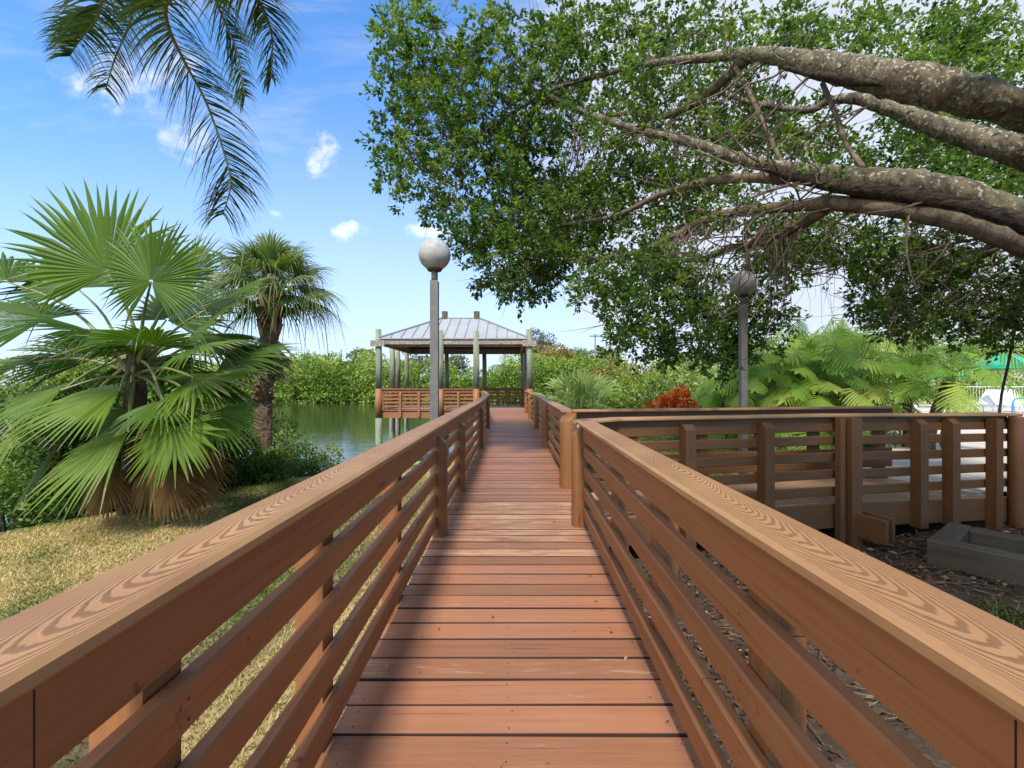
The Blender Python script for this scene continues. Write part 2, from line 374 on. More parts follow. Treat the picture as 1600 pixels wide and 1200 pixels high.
# ------------------------------------------------------------------ boardwalk
W0=[(-.62,.635,-4.0),(-.62,.635,1.5),(-.625,.66,4.0),(-.63,.70,8.5),(-.70,.74,12.3),(-.86,.70,15.7),(-1.35,.66,20.95)]
def edges(y):
    for a,b in zip(W0[:-1],W0[1:]):
        if y<=b[2]:
            t=(y-a[2])/(b[2]-a[2]); return a[0]+(b[0]-a[0])*t, a[1]+(b[1]-a[1])*t
    return W0[-1][0],W0[-1][1]
bw=thing('boardwalk','reddish brown painted plank boardwalk running straight to the gazebo','boardwalk',(0,-4,-.4))
mb=MB(); y=-4.0; PITCH=.1463
while y<20.9:
    l,r=edges(y+.07); j=random.uniform
    wear=0
    if 3.05<y<4.5: wear=1+(.0 if random.random()<.15 else j(.55,.99))
    elif random.random()<.12: wear=1+j(.2,.5)
    else: wear=j(.08,.92)
    if 3.05<y<4.5 and wear<=1: wear=.4
    ya=y+j(-.0015,.0015); sk=j(-.004,.004); zz=j(-.002,.002)
    l+=j(-.010,.010); r+=j(-.008,.008)
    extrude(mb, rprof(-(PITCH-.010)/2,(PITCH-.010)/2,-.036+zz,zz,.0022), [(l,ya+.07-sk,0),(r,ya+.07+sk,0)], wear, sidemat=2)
    if y<9:
        for nx_ in (l+.06,(l+r)/2-.02+j(-.01,.01),r-.06,):
            for dy in (.03,.108):
                c=(nx_+j(-.008,.008),ya+dy+j(-.006,.006),zz+.0009); rr=.0034
                mb.add([(c[0]+rr*math.cos(k*math.pi/3),c[1]+rr*math.sin(k*math.pi/3),c[2]) for k in range(6)],[tuple(range(6))],.5,1)
    y+=PITCH
mb.build('deck',[M['deck'],M['nail'],M['edge']],bw)
mb=MB()
for s in (0,1):
    off=.045 if s else -.045
    pts=[(w[s]-(.075 if s else -.075),w[2],0) for w in W0]
    extrude(mb,rprof(-.019,.019,-.23,-.037),pts,.35)
extrude(mb,rprof(-.019,.019,-.23,-.037),[(0,-4,0),(0,12,0),(-.3,20.9,0)],.35)
mb.build('rim_joist',M['paint'],bw)
for yy in (-2,.9,3.3,5.9,8.6,11.3,13.6,16.2,18.7):
    for s in (0,1):
        l,r=edges(yy); x=(l+.13) if s==0 else (r-.13)
        m2=MB(); tube(m2,[(x,yy,-2.6 if yy>9 else -.75),(x,yy,-.04)],.085,10,.4); m2.build('piling',M['piling'] if yy>9 else M['paint'],bw,True)

HS=[(.075,.165),(.245,.335),(.415,.505),(.585,.675)]
def square_post(mb,x,y,dx,dy,z0,z1,s=.089,tint=.5,bev=.05,faceout=1):
    """post with its top corner cut; (dx,dy) is the direction of the bevelled face"""
    d=Vector((dx,dy,0)).normalized(); e=Vector((-d.y,d.x,0)); h=s/2; c=Vector((x,y,0))
    pr=[(-h,z0),(h,z0),(h,z1-bev),(h-bev,z1),(-h,z1)]
    A=[c+d*a+e*(-h)+Vector((0,0,b)) for a,b in pr]; B=[c+d*a+e*h+Vector((0,0,b)) for a,b in pr]
    n=len(pr); fs=[tuple(range(n)),tuple(range(2*n-1,n-1,-1))]+[(k,n+k,n+(k+1)%n,(k+1)%n) for k in range(n)]
    u0=random.uniform(0,30)
    vs=A+B; uv=[]
    for f in fs: uv.append([(u0+vs[i].z,(vs[i]-c).dot(e)+(vs[i]-c).dot(d)) for i in f])
    mb.add(vs,fs,tint,0,uv)
def round_post(mb,x,y,r,z0,z1,slope=(0,0),tint=.5):
    n=18; vs=[];fs=[];uv=[]; cx=cy=0
    zs=[z0,(z0+z1)/2,z1-.02,z1]
    u0=random.uniform(0,30)
    for i,z in enumerate(zs):
        rr=r*(1-.10*(i==3))*(1+.02*math.sin(i*2))
        for k in range(n):
            a=2*math.pi*k/n; px,py=rr*math.cos(a),rr*math.sin(a)
            vs.append((x+px,y+py,z+((px*slope[0]+py*slope[1]) if i>=2 else 0)))
    for i in range(3):
        for k in range(n):
            k2=(k+1)%n; fs.append((i*n+k,i*n+k2,(i+1)*n+k2,(i+1)*n+k))
            uv.append([(u0+zs[i],k/n*.4),(u0+zs[i],(k+1)/n*.4),(u0+zs[i+1],(k+1)/n*.4),(u0+zs[i+1],k/n*.4)])
    fs.append(tuple(3*n+k for k in range(n))); uv.append([(0,0)]*n)
    mb.add(vs,fs,tint,0,uv)
def railing(label, path, side, posts, mat='paint', capmat='cap', rounds=(), zs=0.0, capext=None, outer=True, bev_out=False, pbot=-.75, h0=0.0, name='railing', ptop=.80, ps=.089):
    """path = inner face line of the slats (x,y); side=+1 if outward is to the right of travel"""
    P=[(p[0],p[1],(p[2] if len(p)>2 else 0)+h0) for p in path]
    root=thing(name,label,'railing',(path[0][0],path[0][1],0))
    s=side
    def pr(a0,a1,b0,b1,c): return rprof(a0,a1,b0,b1,c) if s>0 else rprof(-a1,-a0,b0,b1,c)
    m2=MB(); extrude(m2,pr(-.003,.036,.722,.864,.004),P,random.uniform(.4,.6)); m2.build('top_board',M[mat],root)
    m2=MB(); extrude(m2,pr(-.060,.083,.866,.899,.009),capext or P,.5); m2.build('cap',M[capmat],root)
    # distance-parametrised posts
    cum=[0]
    for i in range(1,len(P)): cum.append(cum[-1]+math.dist(P[i][:2],P[i-1][:2]))
    def pt(d):
        for i in range(1,len(P)):
            if d<=cum[i]+1e-6:
                t=(d-cum[i-1])/(cum[i]-cum[i-1]); a,b=P[i-1],P[i]
                dx,dy=norm2(b[0]-a[0],b[1]-a[1]); return a[0]+(b[0]-a[0])*t,a[1]+(b[1]-a[1])*t,dx,dy
        return P[-1][0],P[-1][1],dx,dy
    for b0,b1 in HS:
        m2=MB(); PJ=[]                     # boards are never dead straight
        for i in range(len(P)-1):
            kk=max(1,int(math.dist(P[i][:2],P[i+1][:2])/.8))
            for q in range(kk):
                t_=q/kk; a,b=P[i],P[i+1]; PJ.append((a[0]+(b[0]-a[0])*t_+(random.gauss(0,.0022) if q else 0),a[1]+(b[1]-a[1])*t_,a[2]+(b[2]-a[2])*t_+random.gauss(0,.0022)))
        PJ.append(P[-1]); extrude(m2,pr(0,.038,b0,b1,.006),PJ,random.uniform(.3,.7))
        for d in posts:
            x,y,dx,dy=pt(d)
            if y>6: continue
            for dz in (.028,.064):
                cx,cy=x-dy*s*.0065+dx*random.uniform(-.02,.02),y+dx*s*.0065; zz=b0+dz+h0+random.uniform(-.006,.006); rr=.0038
                vv=[(cx+dx*rr*math.cos(k*math.pi/3),cy+dy*rr*math.cos(k*math.pi/3),zz+rr*math.sin(k*math.pi/3)) for k in range(6)]
                m2.add(vv if s<0 else vv[::-1],[tuple(range(6))],.5,1)
        m2.build('slat',[M[mat],M['nail']],root)
    for d in posts:
        x,y,dx,dy=pt(d); nxx,nyy=dy*s,-dx*s
        o=.038+ps/2+.001
        m2=MB(); square_post(m2,x+nxx*o,y+nyy*o,nxx,nyy,pbot,(ptop if bev_out else .865)+h0,ps,random.uniform(.35,.65),.05 if bev_out else .001)
        m2.build('post',M[mat],root)
    for x,y,r,z1,sl in rounds:
        m2=MB(); round_post(m2,x,y,r,pbot,z1,sl,random.uniform(.4,.6)); m2.build('post',M['post'] if mat=='paint' else M[mat],root,True)
    return root

# left railing: from behind the lens to the gazebo
LP=[(-.572,-3.5),(-.575,1.5),(-.590,3.6),(-.60,8.5),(-.69,12.4),(-.83,15.2),(-1.30,20.8)]
def seg_posts(path, ys_):
    out=[];c=0
    for i in range(1,len(path)):
        a,b=path[i-1],path[i]
        for yv in ys_:
            if a[1]<=yv<b[1]: out.append(c+math.dist(a,b)*(yv-a[1])/(b[1]-a[1]))
        c+=math.dist(a,b)
    return out
railing('long brown railing on the left side of the boardwalk, grass and water beyond it', LP, -1,
        seg_posts(LP,[-2.3,-1.5,-.7,.02,.80,1.52,2.52,4.3,6.3,7.4,9.8,11.1,13.9,17.2,19]), rounds=[(-.578,3.62,.066,.78,(-.9,0)),(-.588,5.12,.064,.78,(-.9,0)),(-.60,8.5,.07,.79,(-.9,0)),(-.68,12.3,.075,.80,(-.9,0)),(-.83,15.4,.075,.85,(-.9,0)),(-1.05,18.2,.075,.85,(-.9,0))])
# right railing, near run, ends at the side opening
RP=[(.545,-3.5),(.553,1.0),(.595,3.82)]
railing('brown railing on the near right of the boardwalk with golden wood-grain cap', RP, 1,
        seg_posts(RP,[-2.3,-1.5,-.75,.35,1.10,1.95,2.8]), rounds=[(.572,3.86,.066,.83,(.9,0))])
# right railing, far run
RF=[(.640,5.36),(.665,8.5),(.70,12.3),(.66,15.7),(.62,20.8)]
railing('brown railing on the far right of the boardwalk, past the side ramp', RF, 1,
        seg_posts(RF,[6.3,7.4,9.7,11,13.9,16.9,18.2]), rounds=[(.655,5.30,.10,.83,(.5,.4)),(.635,8.57,.07,.79,(.9,0)),(.675,12.3,.075,.80,(.9,0)),(.635,15.65,.075,.85,(.9,0)),(.60,19.0,.075,.85,(.9,0))])

# side ramp to the pool: deck, rim, two railings
A0=Vector((.64,4.03)); A1=Vector((5.62,5.17)); B0=Vector((.68,5.36)); B1=Vector((5.15,6.22))
sr=thing('side_ramp','short side deck turning right off the boardwalk toward the pool terrace','boardwalk',(.64,4.1,-.4))
mb=MB(); n=34
for i in range(n):
    t0,t1=i/n,(i+1)/n-.05/n
    a=A0.lerp(A1,(t0+t1)/2); b=B0.lerp(B1,(t0+t1)/2); w=(A1-A0).length/n*.475
    zr=-.004-.10*max(0,(t0-.45))/.55*.9; j=random.uniform(-.002,.002)
    extrude(mb,rprof(-w,w,-.036+zr+j,zr+j,.004),[(a.x,a.y,0),(b.x,b.y,0)],random.uniform(.2,.8)+(1 if random.random()<.3 else 0)*.0)
mb.build('deck',M['branchdeck'],sr)
dA=(A1-A0).normalized(); nA=Vector((dA.y,-dA.x))
mb=MB(); q0=A0+nA*.025; q1=A1+nA*.025
extrude(mb,rprof(-.02,.02,-.25,-.005),[(q0.x,q0.y,0),((q0.x+q1.x)/2,(q0.y+q1.y)/2,0),(q1.x,q1.y,-.07)],.5)
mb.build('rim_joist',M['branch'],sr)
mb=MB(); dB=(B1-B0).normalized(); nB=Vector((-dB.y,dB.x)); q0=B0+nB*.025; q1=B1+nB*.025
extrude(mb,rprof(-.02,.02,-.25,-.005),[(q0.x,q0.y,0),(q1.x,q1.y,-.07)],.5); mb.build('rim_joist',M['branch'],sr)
# two joist ends standing out under the middle post
for k,off in enumerate((0,.11)):
    c=A0+dA*2.80+dA*off*1.3; e=c+nA*(.42-.05*k)+dA*.05
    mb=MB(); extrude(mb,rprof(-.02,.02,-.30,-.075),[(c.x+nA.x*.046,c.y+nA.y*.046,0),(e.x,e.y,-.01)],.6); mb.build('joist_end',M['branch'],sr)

aP=[(A0.x-.02,A0.y+.0),(A0.x+dA.x*2.6,A0.y+dA.y*2.6),(A1.x-.05,A1.y-.01,-.03)]
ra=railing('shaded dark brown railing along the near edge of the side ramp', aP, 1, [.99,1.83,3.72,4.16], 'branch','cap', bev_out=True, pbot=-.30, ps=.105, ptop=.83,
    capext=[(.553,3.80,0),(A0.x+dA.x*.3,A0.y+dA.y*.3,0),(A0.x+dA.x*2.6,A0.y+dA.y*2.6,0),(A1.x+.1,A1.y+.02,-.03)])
for off,w in ((2.665,.06),(2.80,.13)):
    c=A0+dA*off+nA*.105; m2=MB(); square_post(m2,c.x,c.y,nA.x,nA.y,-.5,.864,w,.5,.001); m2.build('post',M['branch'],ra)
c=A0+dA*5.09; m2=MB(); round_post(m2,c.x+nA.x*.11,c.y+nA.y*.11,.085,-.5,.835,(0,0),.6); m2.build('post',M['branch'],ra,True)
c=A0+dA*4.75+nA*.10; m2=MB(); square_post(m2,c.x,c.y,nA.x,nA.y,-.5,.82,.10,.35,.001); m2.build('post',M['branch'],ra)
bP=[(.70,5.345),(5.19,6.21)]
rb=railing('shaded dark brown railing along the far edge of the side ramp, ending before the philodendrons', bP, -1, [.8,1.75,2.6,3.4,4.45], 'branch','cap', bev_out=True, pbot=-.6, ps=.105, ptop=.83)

# old timber planter on the right
pl=thing('timber_planter','low weathered dark timber planter frame on the leaf covered dirt','planter',(4.6,3.9,-.4))
mb=MB(); c0=Vector((3.74,4.10)); dr=Vector((.60,-.80)); bk=Vector((.80,.60))
def tl(a,b,z0,z1,w,nm):
    m2=MB(); extrude(m2,rprof(-w/2,w/2,z0,z1,.012),[(a.x,a.y,0),(b.x,b.y,0)],.5); m2.build(nm,M['timber'],pl)
tl(c0+bk*.08,c0+dr*2.6+bk*.08,-.5,-.20,.17,'timber'); tl(c0+dr*.085+bk*.17,c0+bk*.85+dr*.085,-.5,-.195,.17,'timber')
tl(c0+bk*.77+dr*.175,c0+bk*.77+dr*2.6,-.5,-.202,.17,'timber'); tl(c0+dr*2.68+bk*0,c0+dr*2.68+bk*.85,-.5,-.198,.15,'timber')
mb=MB(); q=[c0+dr*.17+bk*.16,c0+dr*2.6+bk*.16,c0+dr*2.6+bk*.69,c0+dr*.17+bk*.69]; mb.add([(v.x,v.y,-.36) for v in q],[(0,1,2,3)]); mb.build('soil',M['soil'],pl)

# ------------------------------------------------------------------ gazebo over the water
GY0,GY1=21.0,26.3; GX0,GX1=-6.1,.80
gz_=thing('gazebo','open timber gazebo with a metal hip roof on pilings over the water','gazebo',((GX0+GX1)/2,23.6,-1.9))
mb=MB(); y=GY0
while y<GY1-.05:
    extrude(mb,rprof(-.069,.069,-.036,0,.004),[(GX0,y+.07,0),(GX1-.02,y+.07,0)],random.uniform(.3,.8)); y+=.146
mb.build('deck',M['deck'],gz_)
mb=MB()
extrude(mb,rprof(-.025,.025,-.38,-.04),[(GX0-.05,GY0+.08,0),(GX1,GY0+.08,0)],.6); extrude(mb,rprof(-.025,.025,-.38,-.04),[(GX0-.05,GY1-.1,0),(GX1,GY1-.1,0)],.6)
mb.build('rim_joist',M['paint'],gz_)
mb=MB()
extrude(mb,rprof(-.025,.025,-.38,-.04),[(GX0+.06,GY0+.12,0),(GX0+.06,GY1-.14,0)],.6); extrude(mb,rprof(-.025,.025,-.38,-.04),[(GX1-.06,GY0+.12,0),(GX1-.06,GY1-.14,0)],.6)
mb.build('rim_joist',M['paint'],gz_)
def gpost(x,y,z1,r=.145,paint=True):
    m2=MB(); pts=[(x,y,-3.4),(x,y,-.36)]; tube(m2,pts,r,14,.5,0,.02)
    tube(m2,[(x,y,-.36),(x,y,.98)],r*1.01,14,.55,1 if paint else 0,.02); tube(m2,[(x+.0,y,.98),(x+.01,y,2.2),(x-.01,y,z1)],[r,r*.97,r*.93],14,.5,0,.02)
    m2.build('post',[M['piling'],M['paint']],gz_,True)
for x,z1 in ((-6.14,3.72),(-3.29,3.66),(-1.65,3.64),(.80,3.72)): gpost(x,GY0-.05,z1)
for x,y,z1 in ((-6.14,23.35,3.1),(-6.14,24.5,3.1),(-6.1,26.35,3.1),(-3.78,26.35,3.1),(-1.6,26.35,3.1),(.62,26.35,3.1),(.80,24.7,3.1)): gpost(x,y,z1,.13 if y>24 else .145)
# eave beams and roof
EZ=2.97; ex0,ex1,ey0,ey1=-5.98,.66,20.9,26.55
for a,b in (((ex0+.05,ey0+.27,0),(ex1-.05,ey0+.27,0)),((ex0+.05,ey1-.27,0),(ex1-.05,ey1-.27,0)),((ex0+.16,ey0+.36,0),(ex0+.16,ey1-.36,0)),((ex1-.16,ey0+.36,0),(ex1-.16,ey1-.36,0))):
    m2=MB(); extrude(m2,rprof(-.05,.05,EZ-.05,EZ+.26),[a,b],.5); m2.build('eave_beam',M['greywood'],gz_)
for a,b in (((ex0,ey0+.02,0),(ex1,ey0+.02,0)),((ex0,ey1-.02,0),(ex1,ey1-.02,0)),((ex0-.03,ey0+.05,0),(ex0-.03,ey1-.05,0)),((ex1+.03,ey0+.05,0),(ex1+.03,ey1-.05,0))):
    m2=MB(); extrude(m2,rprof(-.025,.025,EZ+.05,EZ+.31),[a,b],.7); m2.build('fascia_board',M['greywood'],gz_)
rz=4.62; ry=(ey0+ey1)/2; rx0,rx1=-3.62,-1.72; ez=EZ+.34
E=[Vector((ex0-.08,ey0-.06,ez)),Vector((ex1+.08,ey0-.06,ez)),Vector((ex1+.08,ey1+.06,ez)),Vector((ex0-.08,ey1+.06,ez)),Vector((rx0,ry,rz)),Vector((rx1,ry,rz))]
mb=MB(); mb.add(E,[(0,1,5,4),(1,2,5),(2,3,4,5),(3,0,4)],.5)
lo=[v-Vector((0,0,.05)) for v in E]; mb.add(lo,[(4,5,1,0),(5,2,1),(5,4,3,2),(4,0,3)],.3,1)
for k in range(4):
    k2=(k+1)%4; mb.add([E[k],E[k2],lo[k2],lo[k]],[(0,3,2,1)],.5)
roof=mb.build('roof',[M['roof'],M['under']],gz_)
mb=MB()                                     # standing seams on each slope, running up to hip or ridge
def seam(a,b): tube(mb,[Vector(a)+Vector((0,0,.02)),Vector(b)+Vector((0,0,.02))],.018,5,.4)
for k in range(1,14):
    x=E[0].x+(E[1].x-E[0].x)*k/14
    for yb in (E[0].y,E[3].y):
        if x<rx0: t=(x-E[0].x)/(rx0-E[0].x)
        elif x>rx1: t=(E[1].x-x)/(E[1].x-rx1)
        else: t=1
        seam((x,yb,ez),(x,yb+(ry-yb)*t,ez+(rz-ez)*t))
for k in range(1,11):
    y=E[0].y+(E[3].y-E[0].y)*k/11; t=1-abs(y-ry)/(ry-E[0].y)
    seam((E[0].x,y,ez),(E[0].x+(rx0-E[0].x)*t,y,ez+(rz-ez)*t)); seam((E[1].x,y,ez),(E[1].x+(rx1-E[1].x)*t,y,ez+(rz-ez)*t))
mb.build('seam',M['seam'],roof)
mb=MB()
for a,b in ((4,5),(0,4),(3,4),(1,5),(2,5)): tube(mb,[E[a]+Vector((0,0,.03)),E[b]+Vector((0,0,.03))],.05,6,.4)
mb.build('ridge_cap',M['seam'],roof)
for x in (rx0+.12,rx1-.12):
    m2=MB(); tube(m2,[(x,ry,EZ+.2),(x,ry,4.98)],[.16,.155],12,.5,0,.02); m2.build('king_post',M['timber'],gz_,True)
for k in range(1,8):                         # rafters under the roof
    x=ex0+(ex1-ex0)*k/8; t=min(1,(x-E[0].x)/(rx0-E[0].x),(E[1].x-x)/(E[1].x-rx1))
    for yb in (ey0+.2,ey1-.2):
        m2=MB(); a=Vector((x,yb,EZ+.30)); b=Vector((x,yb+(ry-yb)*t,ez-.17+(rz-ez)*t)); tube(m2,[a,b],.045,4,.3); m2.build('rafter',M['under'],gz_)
# brackets bolted to the corner posts
for x in (-6.14,.80):
    m2=MB(); extrude(m2,rprof(-.03,.03,2.92,3.2),[(x-.32,GY0-.24,0),(x+.32,GY0-.24,0)],.5); m2.build('bracket',M['greywood'],gz_)
# gazebo balustrades
def gaz_rail(a,b,nposts):
    rt=bpy.data.objects.new('balustrade',None); COL.objects.link(rt); rt.location=(0,0,0); rt.parent=gz_; rt.location=-gz_.location
    for b0,b1 in HS:
        m2=MB(); extrude(m2,rprof(-.02,.02,b0+.05,b1+.05),[(*a,0),(*b,0)],random.uniform(.4,.7)); m2.build('slat',M['paint'],rt)
    m2=MB(); extrude(m2,rprof(-.021,.021,.80,.93),[(*a,0),(*b,0)],.5); m2.build('top_board',M['paint'],rt)
    m2=MB(); extrude(m2,rprof(-.08,.08,.935,.985,.008),[(*a,0),(*b,0)],.5); m2.build('cap',M['paint'],rt)
    va,vb=Vector(a),Vector(b); d=(vb-va).normalized(); nn=Vector((d.y,-d.x))
    for k in range(1,nposts+1):
        c=va.lerp(vb,k/(nposts+1))+nn*.075; m2=MB(); square_post(m2,c.x,c.y,nn.x,nn.y,-.30,.80,.10,.6,.04); m2.build('baluster_post',M['paint'],rt)
gaz_rail((-6.0,GY0+.02),(-3.43,GY0+.02),2); gaz_rail((-3.15,GY0+.02),(-1.8,GY0+.02),1)
gaz_rail((-6.12,26.2),(-6.12,24.65),1); gaz_rail((-6.12,24.3),(-6.12,23.5),0); gaz_rail((-6.12,23.2),(-6.12,21.2),2)
gaz_rail((.5,26.25),(-1.45,26.25),2); gaz_rail((-1.75,26.25),(-3.65,26.25),2); gaz_rail((-3.95,26.25),(-5.95,26.25),2)
gaz_rail((.78,21.2),(.78,24.55),2); gaz_rail((.78,24.85),(.66,26.2),1)

# ------------------------------------------------------------------ lamps
def lamp(x,y,zc,rg,label,zb):
    t=thing('lamp_post',label,'lamp post',(x,y,zb),'white globe lamp posts beside the boardwalk')
    m2=MB(); w=.05
    extrude(m2,rprof(-w,w,0,zc-rg-.13-zb,.008)[:],[(x,y-.05,zb),(x,y+.05,zb)],.5); m2.build('pole',M['lamp_pole'],t)
    m2=MB(); lathe(m2,[(0,zc-rg-.13),(.042,zc-rg-.13),(.042,zc-rg+.0),(0,zc-rg)],(x,y,0),16); m2.build('neck',M['lamp_pole'],t,True)
    m2=MB(); lathe(m2,[(.05,zc-rg-.015),(.085,zc-rg-.005),(.10,zc-rg+.02),(.085,zc-rg+.04)],(x,y,0),20); m2.build('collar',M['collar'],t,True)
    m2=MB(); lathe(m2,[(rg*math.sin(a*math.pi/20)+1e-4,zc-rg*math.cos(a*math.pi/20)) for a in range(21)],(x,y,0),32); m2.build('globe',M['globe'],t,True)
p=at(679,398,5.8); lamp(p.x,p.y,p.z,.203,'grey lamp post with white globe just outside the left railing, before the gazebo',hz(p.x,p.y)-.1)
p=at(1161,443,7.3); lamp(p.x,p.y,p.z,.203,'grey lamp post with white globe on the lawn behind the side ramp, under the tree',hz(p.x,p.y)-.1)

# ------------------------------------------------------------------ palms
def ortho(f,up):
    f=f.normalized(); s=f.cross(up)
    if s.length<1e-3: s=f.cross(Vector((1,0,0)))
    s.normalize(); return f,s,s.cross(f).normalized()
def fan(mb,c,f,n,Rr,arc=230,nseg=38,split=.55,droop=.25,fold=.25,tint=.5,brown=.5,tipd=.3):
    f,s,n=ortho(f,n); da=R(arc)/nseg; rings=[.03,.28,split,split+(1-split)*.45,split+(1-split)*.8,1.0]
    for i in range(nseg):
        a=-R(arc)/2+da*(i+.5); q=abs(a)/(R(arc)/2); Ls=Rr*(1-.28*q**2)*random.uniform(.93,1.04)
        d=f*math.cos(a)+s*math.sin(a); e=-f*math.sin(a)+s*math.cos(a)
        bent=2.6 if random.random()<.10 else 0; td=tipd*random.uniform(.3,1.7); tw=random.gauss(0,.035)*(2.5 if random.random()<.12 else 1); vs=[]; fs=[]; ti=[]
        tb=min(.78,max(0,tint+random.uniform(-.12,.12)))
        for k,r in enumerate(rings):
            hw=r*math.tan(da/2)*1.03*Ls if r<=split else split*math.tan(da/2)*Ls*max(.02,(1-(r-split)/(1-split))**.85)
            p=c+d*(r*Ls)-n*(fold*abs(math.sin(a))**1.5*r*Ls*.6)
            x=max(0,r-.5)
            if bent: x*=bent
            p=p+Vector((0,0,-1))*(droop*r*r*Ls*.5+td*x*x*4*Ls*.35)+e*(tw*x*Ls)
            lift=hw*.55
            vs+= [p-e*hw, p+n*lift, p+e*hw]
            if k:
                b=(k-1)*3; fs+=[(b,b+1,b+4,b+3),(b+1,b+2,b+5,b+4)]
                t=tb
                if k==5: t=.96 if random.random()<brown else .82
                elif k==4 and random.random()<brown*.4: t=.86
                ti+=[t,min(t+.05,1)]
        mb.add(vs,fs,ti)
def frond(root,base,c,f,n,Rr,pet=.5,name='frond',leaf='fan',pr=.016,**kw):
    mid=(base+c)/2+Vector((0,0,.10*(c-base).length)); pts=[Vector(p) for p in smooth_path([tuple(base),tuple(mid),tuple(c)],4)]
    m2=MB(); fan(m2,c,f,n,Rr,**kw)
    tube(m2,pts,[pr*(1.5-.9*i/(len(pts)-1)) for i in range(len(pts))],6,.6 if leaf!='deadfan' else .4,1)
    return m2.build(name,[M[leaf],M['petiole'] if leaf!='deadfan' else M['deadfan']],root)
# big fan palm at the left
D=5.6
heart=at(212,560,D); basep=Vector((heart.x-.05,D,-.6))
fp=thing('fan_palm','large bushy fan palm with broad bright green leaves at the left','palm',basep)
m2=MB(); pts=smooth_path([(basep.x,basep.y,-.8,.15),(basep.x+.02,basep.y,0,.13),(heart.x,heart.y,heart.z-.4,.11),(heart.x,heart.y,heart.z+.05,.09)],5)
tube(m2,[p[:3] for p in pts],[float(p[3]) for p in pts],12,.5,0,.12); m2.build('trunk',M['darktrunk'],fp)
V3=Vector
CAMV=V3((0,-1,.15))
spec=[ # hastula px,py,depth | axis dir | face normal | radius m | arc | droop, tint
 (168,425,5.5,(-.42,-.05,.9),(.1,-1,.35),1.38,205,.02,.62),
 (236,440,5.2,(.12,-.05,1),(-.05,-1,.12),.98,300,.02,.50),
 (292,436,5.5,(.42,.05,.9),(-.5,-1,.1),.82,150,.0,.55),
 (70,500,5.3,(-.9,-.1,.30),(.3,-.5,.9),1.15,190,.35,.30),
 (216,520,5.1,(-.98,-.35,.02),(.1,-.25,1),1.15,190,.28,.40),
 (150,560,5.9,(-.85,.2,.35),(.2,-.4,.9),1.2,190,.35,.33),
 (304,590,5.2,(.96,-.25,.02),(-.1,-.42,1),1.0,180,.30,.66),
 (187,611,4.9,(-.93,-.30,-.18),(-.05,-.50,1),1.15,185,.40,.68),
 (200,675,4.8,(-.84,-.25,-.50),(-.35,-.65,.7),1.30,150,.35,.64),
 (273,668,4.75,(.12,-.45,-.9),(.05,-1,.30),.80,235,.08,.58),
 (330,645,5.2,(.72,-.25,-.62),(.3,-.75,.6),.72,180,.25,.60),
 (60,640,5.2,(-.75,-.1,-.75),(-.6,-.6,.6),1.05,170,.3,.62),
 (110,670,5.6,(-.7,.1,-.75),(-.6,-.5,.5),1.1,170,.3,.30),
 (350,560,5.9,(.9,.2,.25),(-.3,-.5,.9),1.05,185,.35,.50),
 (330,480,6.0,(.7,.3,.62),(-.5,-.5,.6),1.0,190,.2,.42),
 (260,500,6.1,(.3,.5,.85),(-.1,-.9,.4),1.1,200,.1,.38),
 (120,450,6.1,(-.6,.4,.75),(.3,-.8,.5),1.15,200,.1,.40),
 (310,540,4.9,(.85,-.4,.1),(-.1,-.35,1),.85,180,.45,.46),
 (30,570,5.6,(-.9,0,.05),(.1,-.4,.9),1.1,190,.45,.42),
 (250,590,6.2,(.4,.8,.2),(-.2,-.5,.9),1.0,190,.4,.3),
 (240,540,4.9,(.25,-.75,.35),(0,-.3,1),.95,200,.55,.44),
 (150,520,5.0,(-.5,-.7,.3),(.1,-.3,1),1.0,200,.5,.40),
 (255,625,4.9,(.5,-.7,-.35),(.1,-.6,.9),.75,190,.35,.45),
 (95,610,5.2,(-.95,-.2,-.2),(-.1,-.5,.9),.95,180,.4,.5),
 (300,520,5.4,(.75,-.2,.45),(-.2,-.6,.8),.9,180,.3,.42),
 (205,640,5.4,(-.3,-.5,-.7),(-.2,-.9,.4),.75,170,.2,.3),
 (10,440,5.8,(-.8,.1,.5),(.4,-.5,.8),1.2,190,.3,.36),
]
for px,py,dd,f,n,Rr,arc,dr,ti in spec:
    frond(fp,heart+V3((random.uniform(-.06,.06),random.uniform(-.06,.06),random.uniform(-.25,.05))),at(px,py,dd),V3(f),V3(n),Rr*dd/5.6*.92,nseg=int(arc/5.4),arc=arc,droop=dr*.55,tint=ti+random.uniform(-.1,.1),brown=.4,fold=.16,tipd=.16,split=.58)
for k in range(9):
    a=random.uniform(.4,2.75); el=random.uniform(-.35,.9); o=V3((math.cos(a)*math.cos(el),math.sin(a)*math.cos(el)*.8+.15,math.sin(el)))
    c=heart+o*random.uniform(.7,1.05); f=(o+V3((0,0,-.35))).normalized()
    frond(fp,heart+V3((0,0,random.uniform(-.3,.05))),c,f,V3((0,0,1))+CAMV*.5+o*.2,random.uniform(.8,1.05),arc=190,nseg=34,droop=.25,tint=random.uniform(.2,.5),brown=.35,fold=.2,tipd=.2,split=.58)
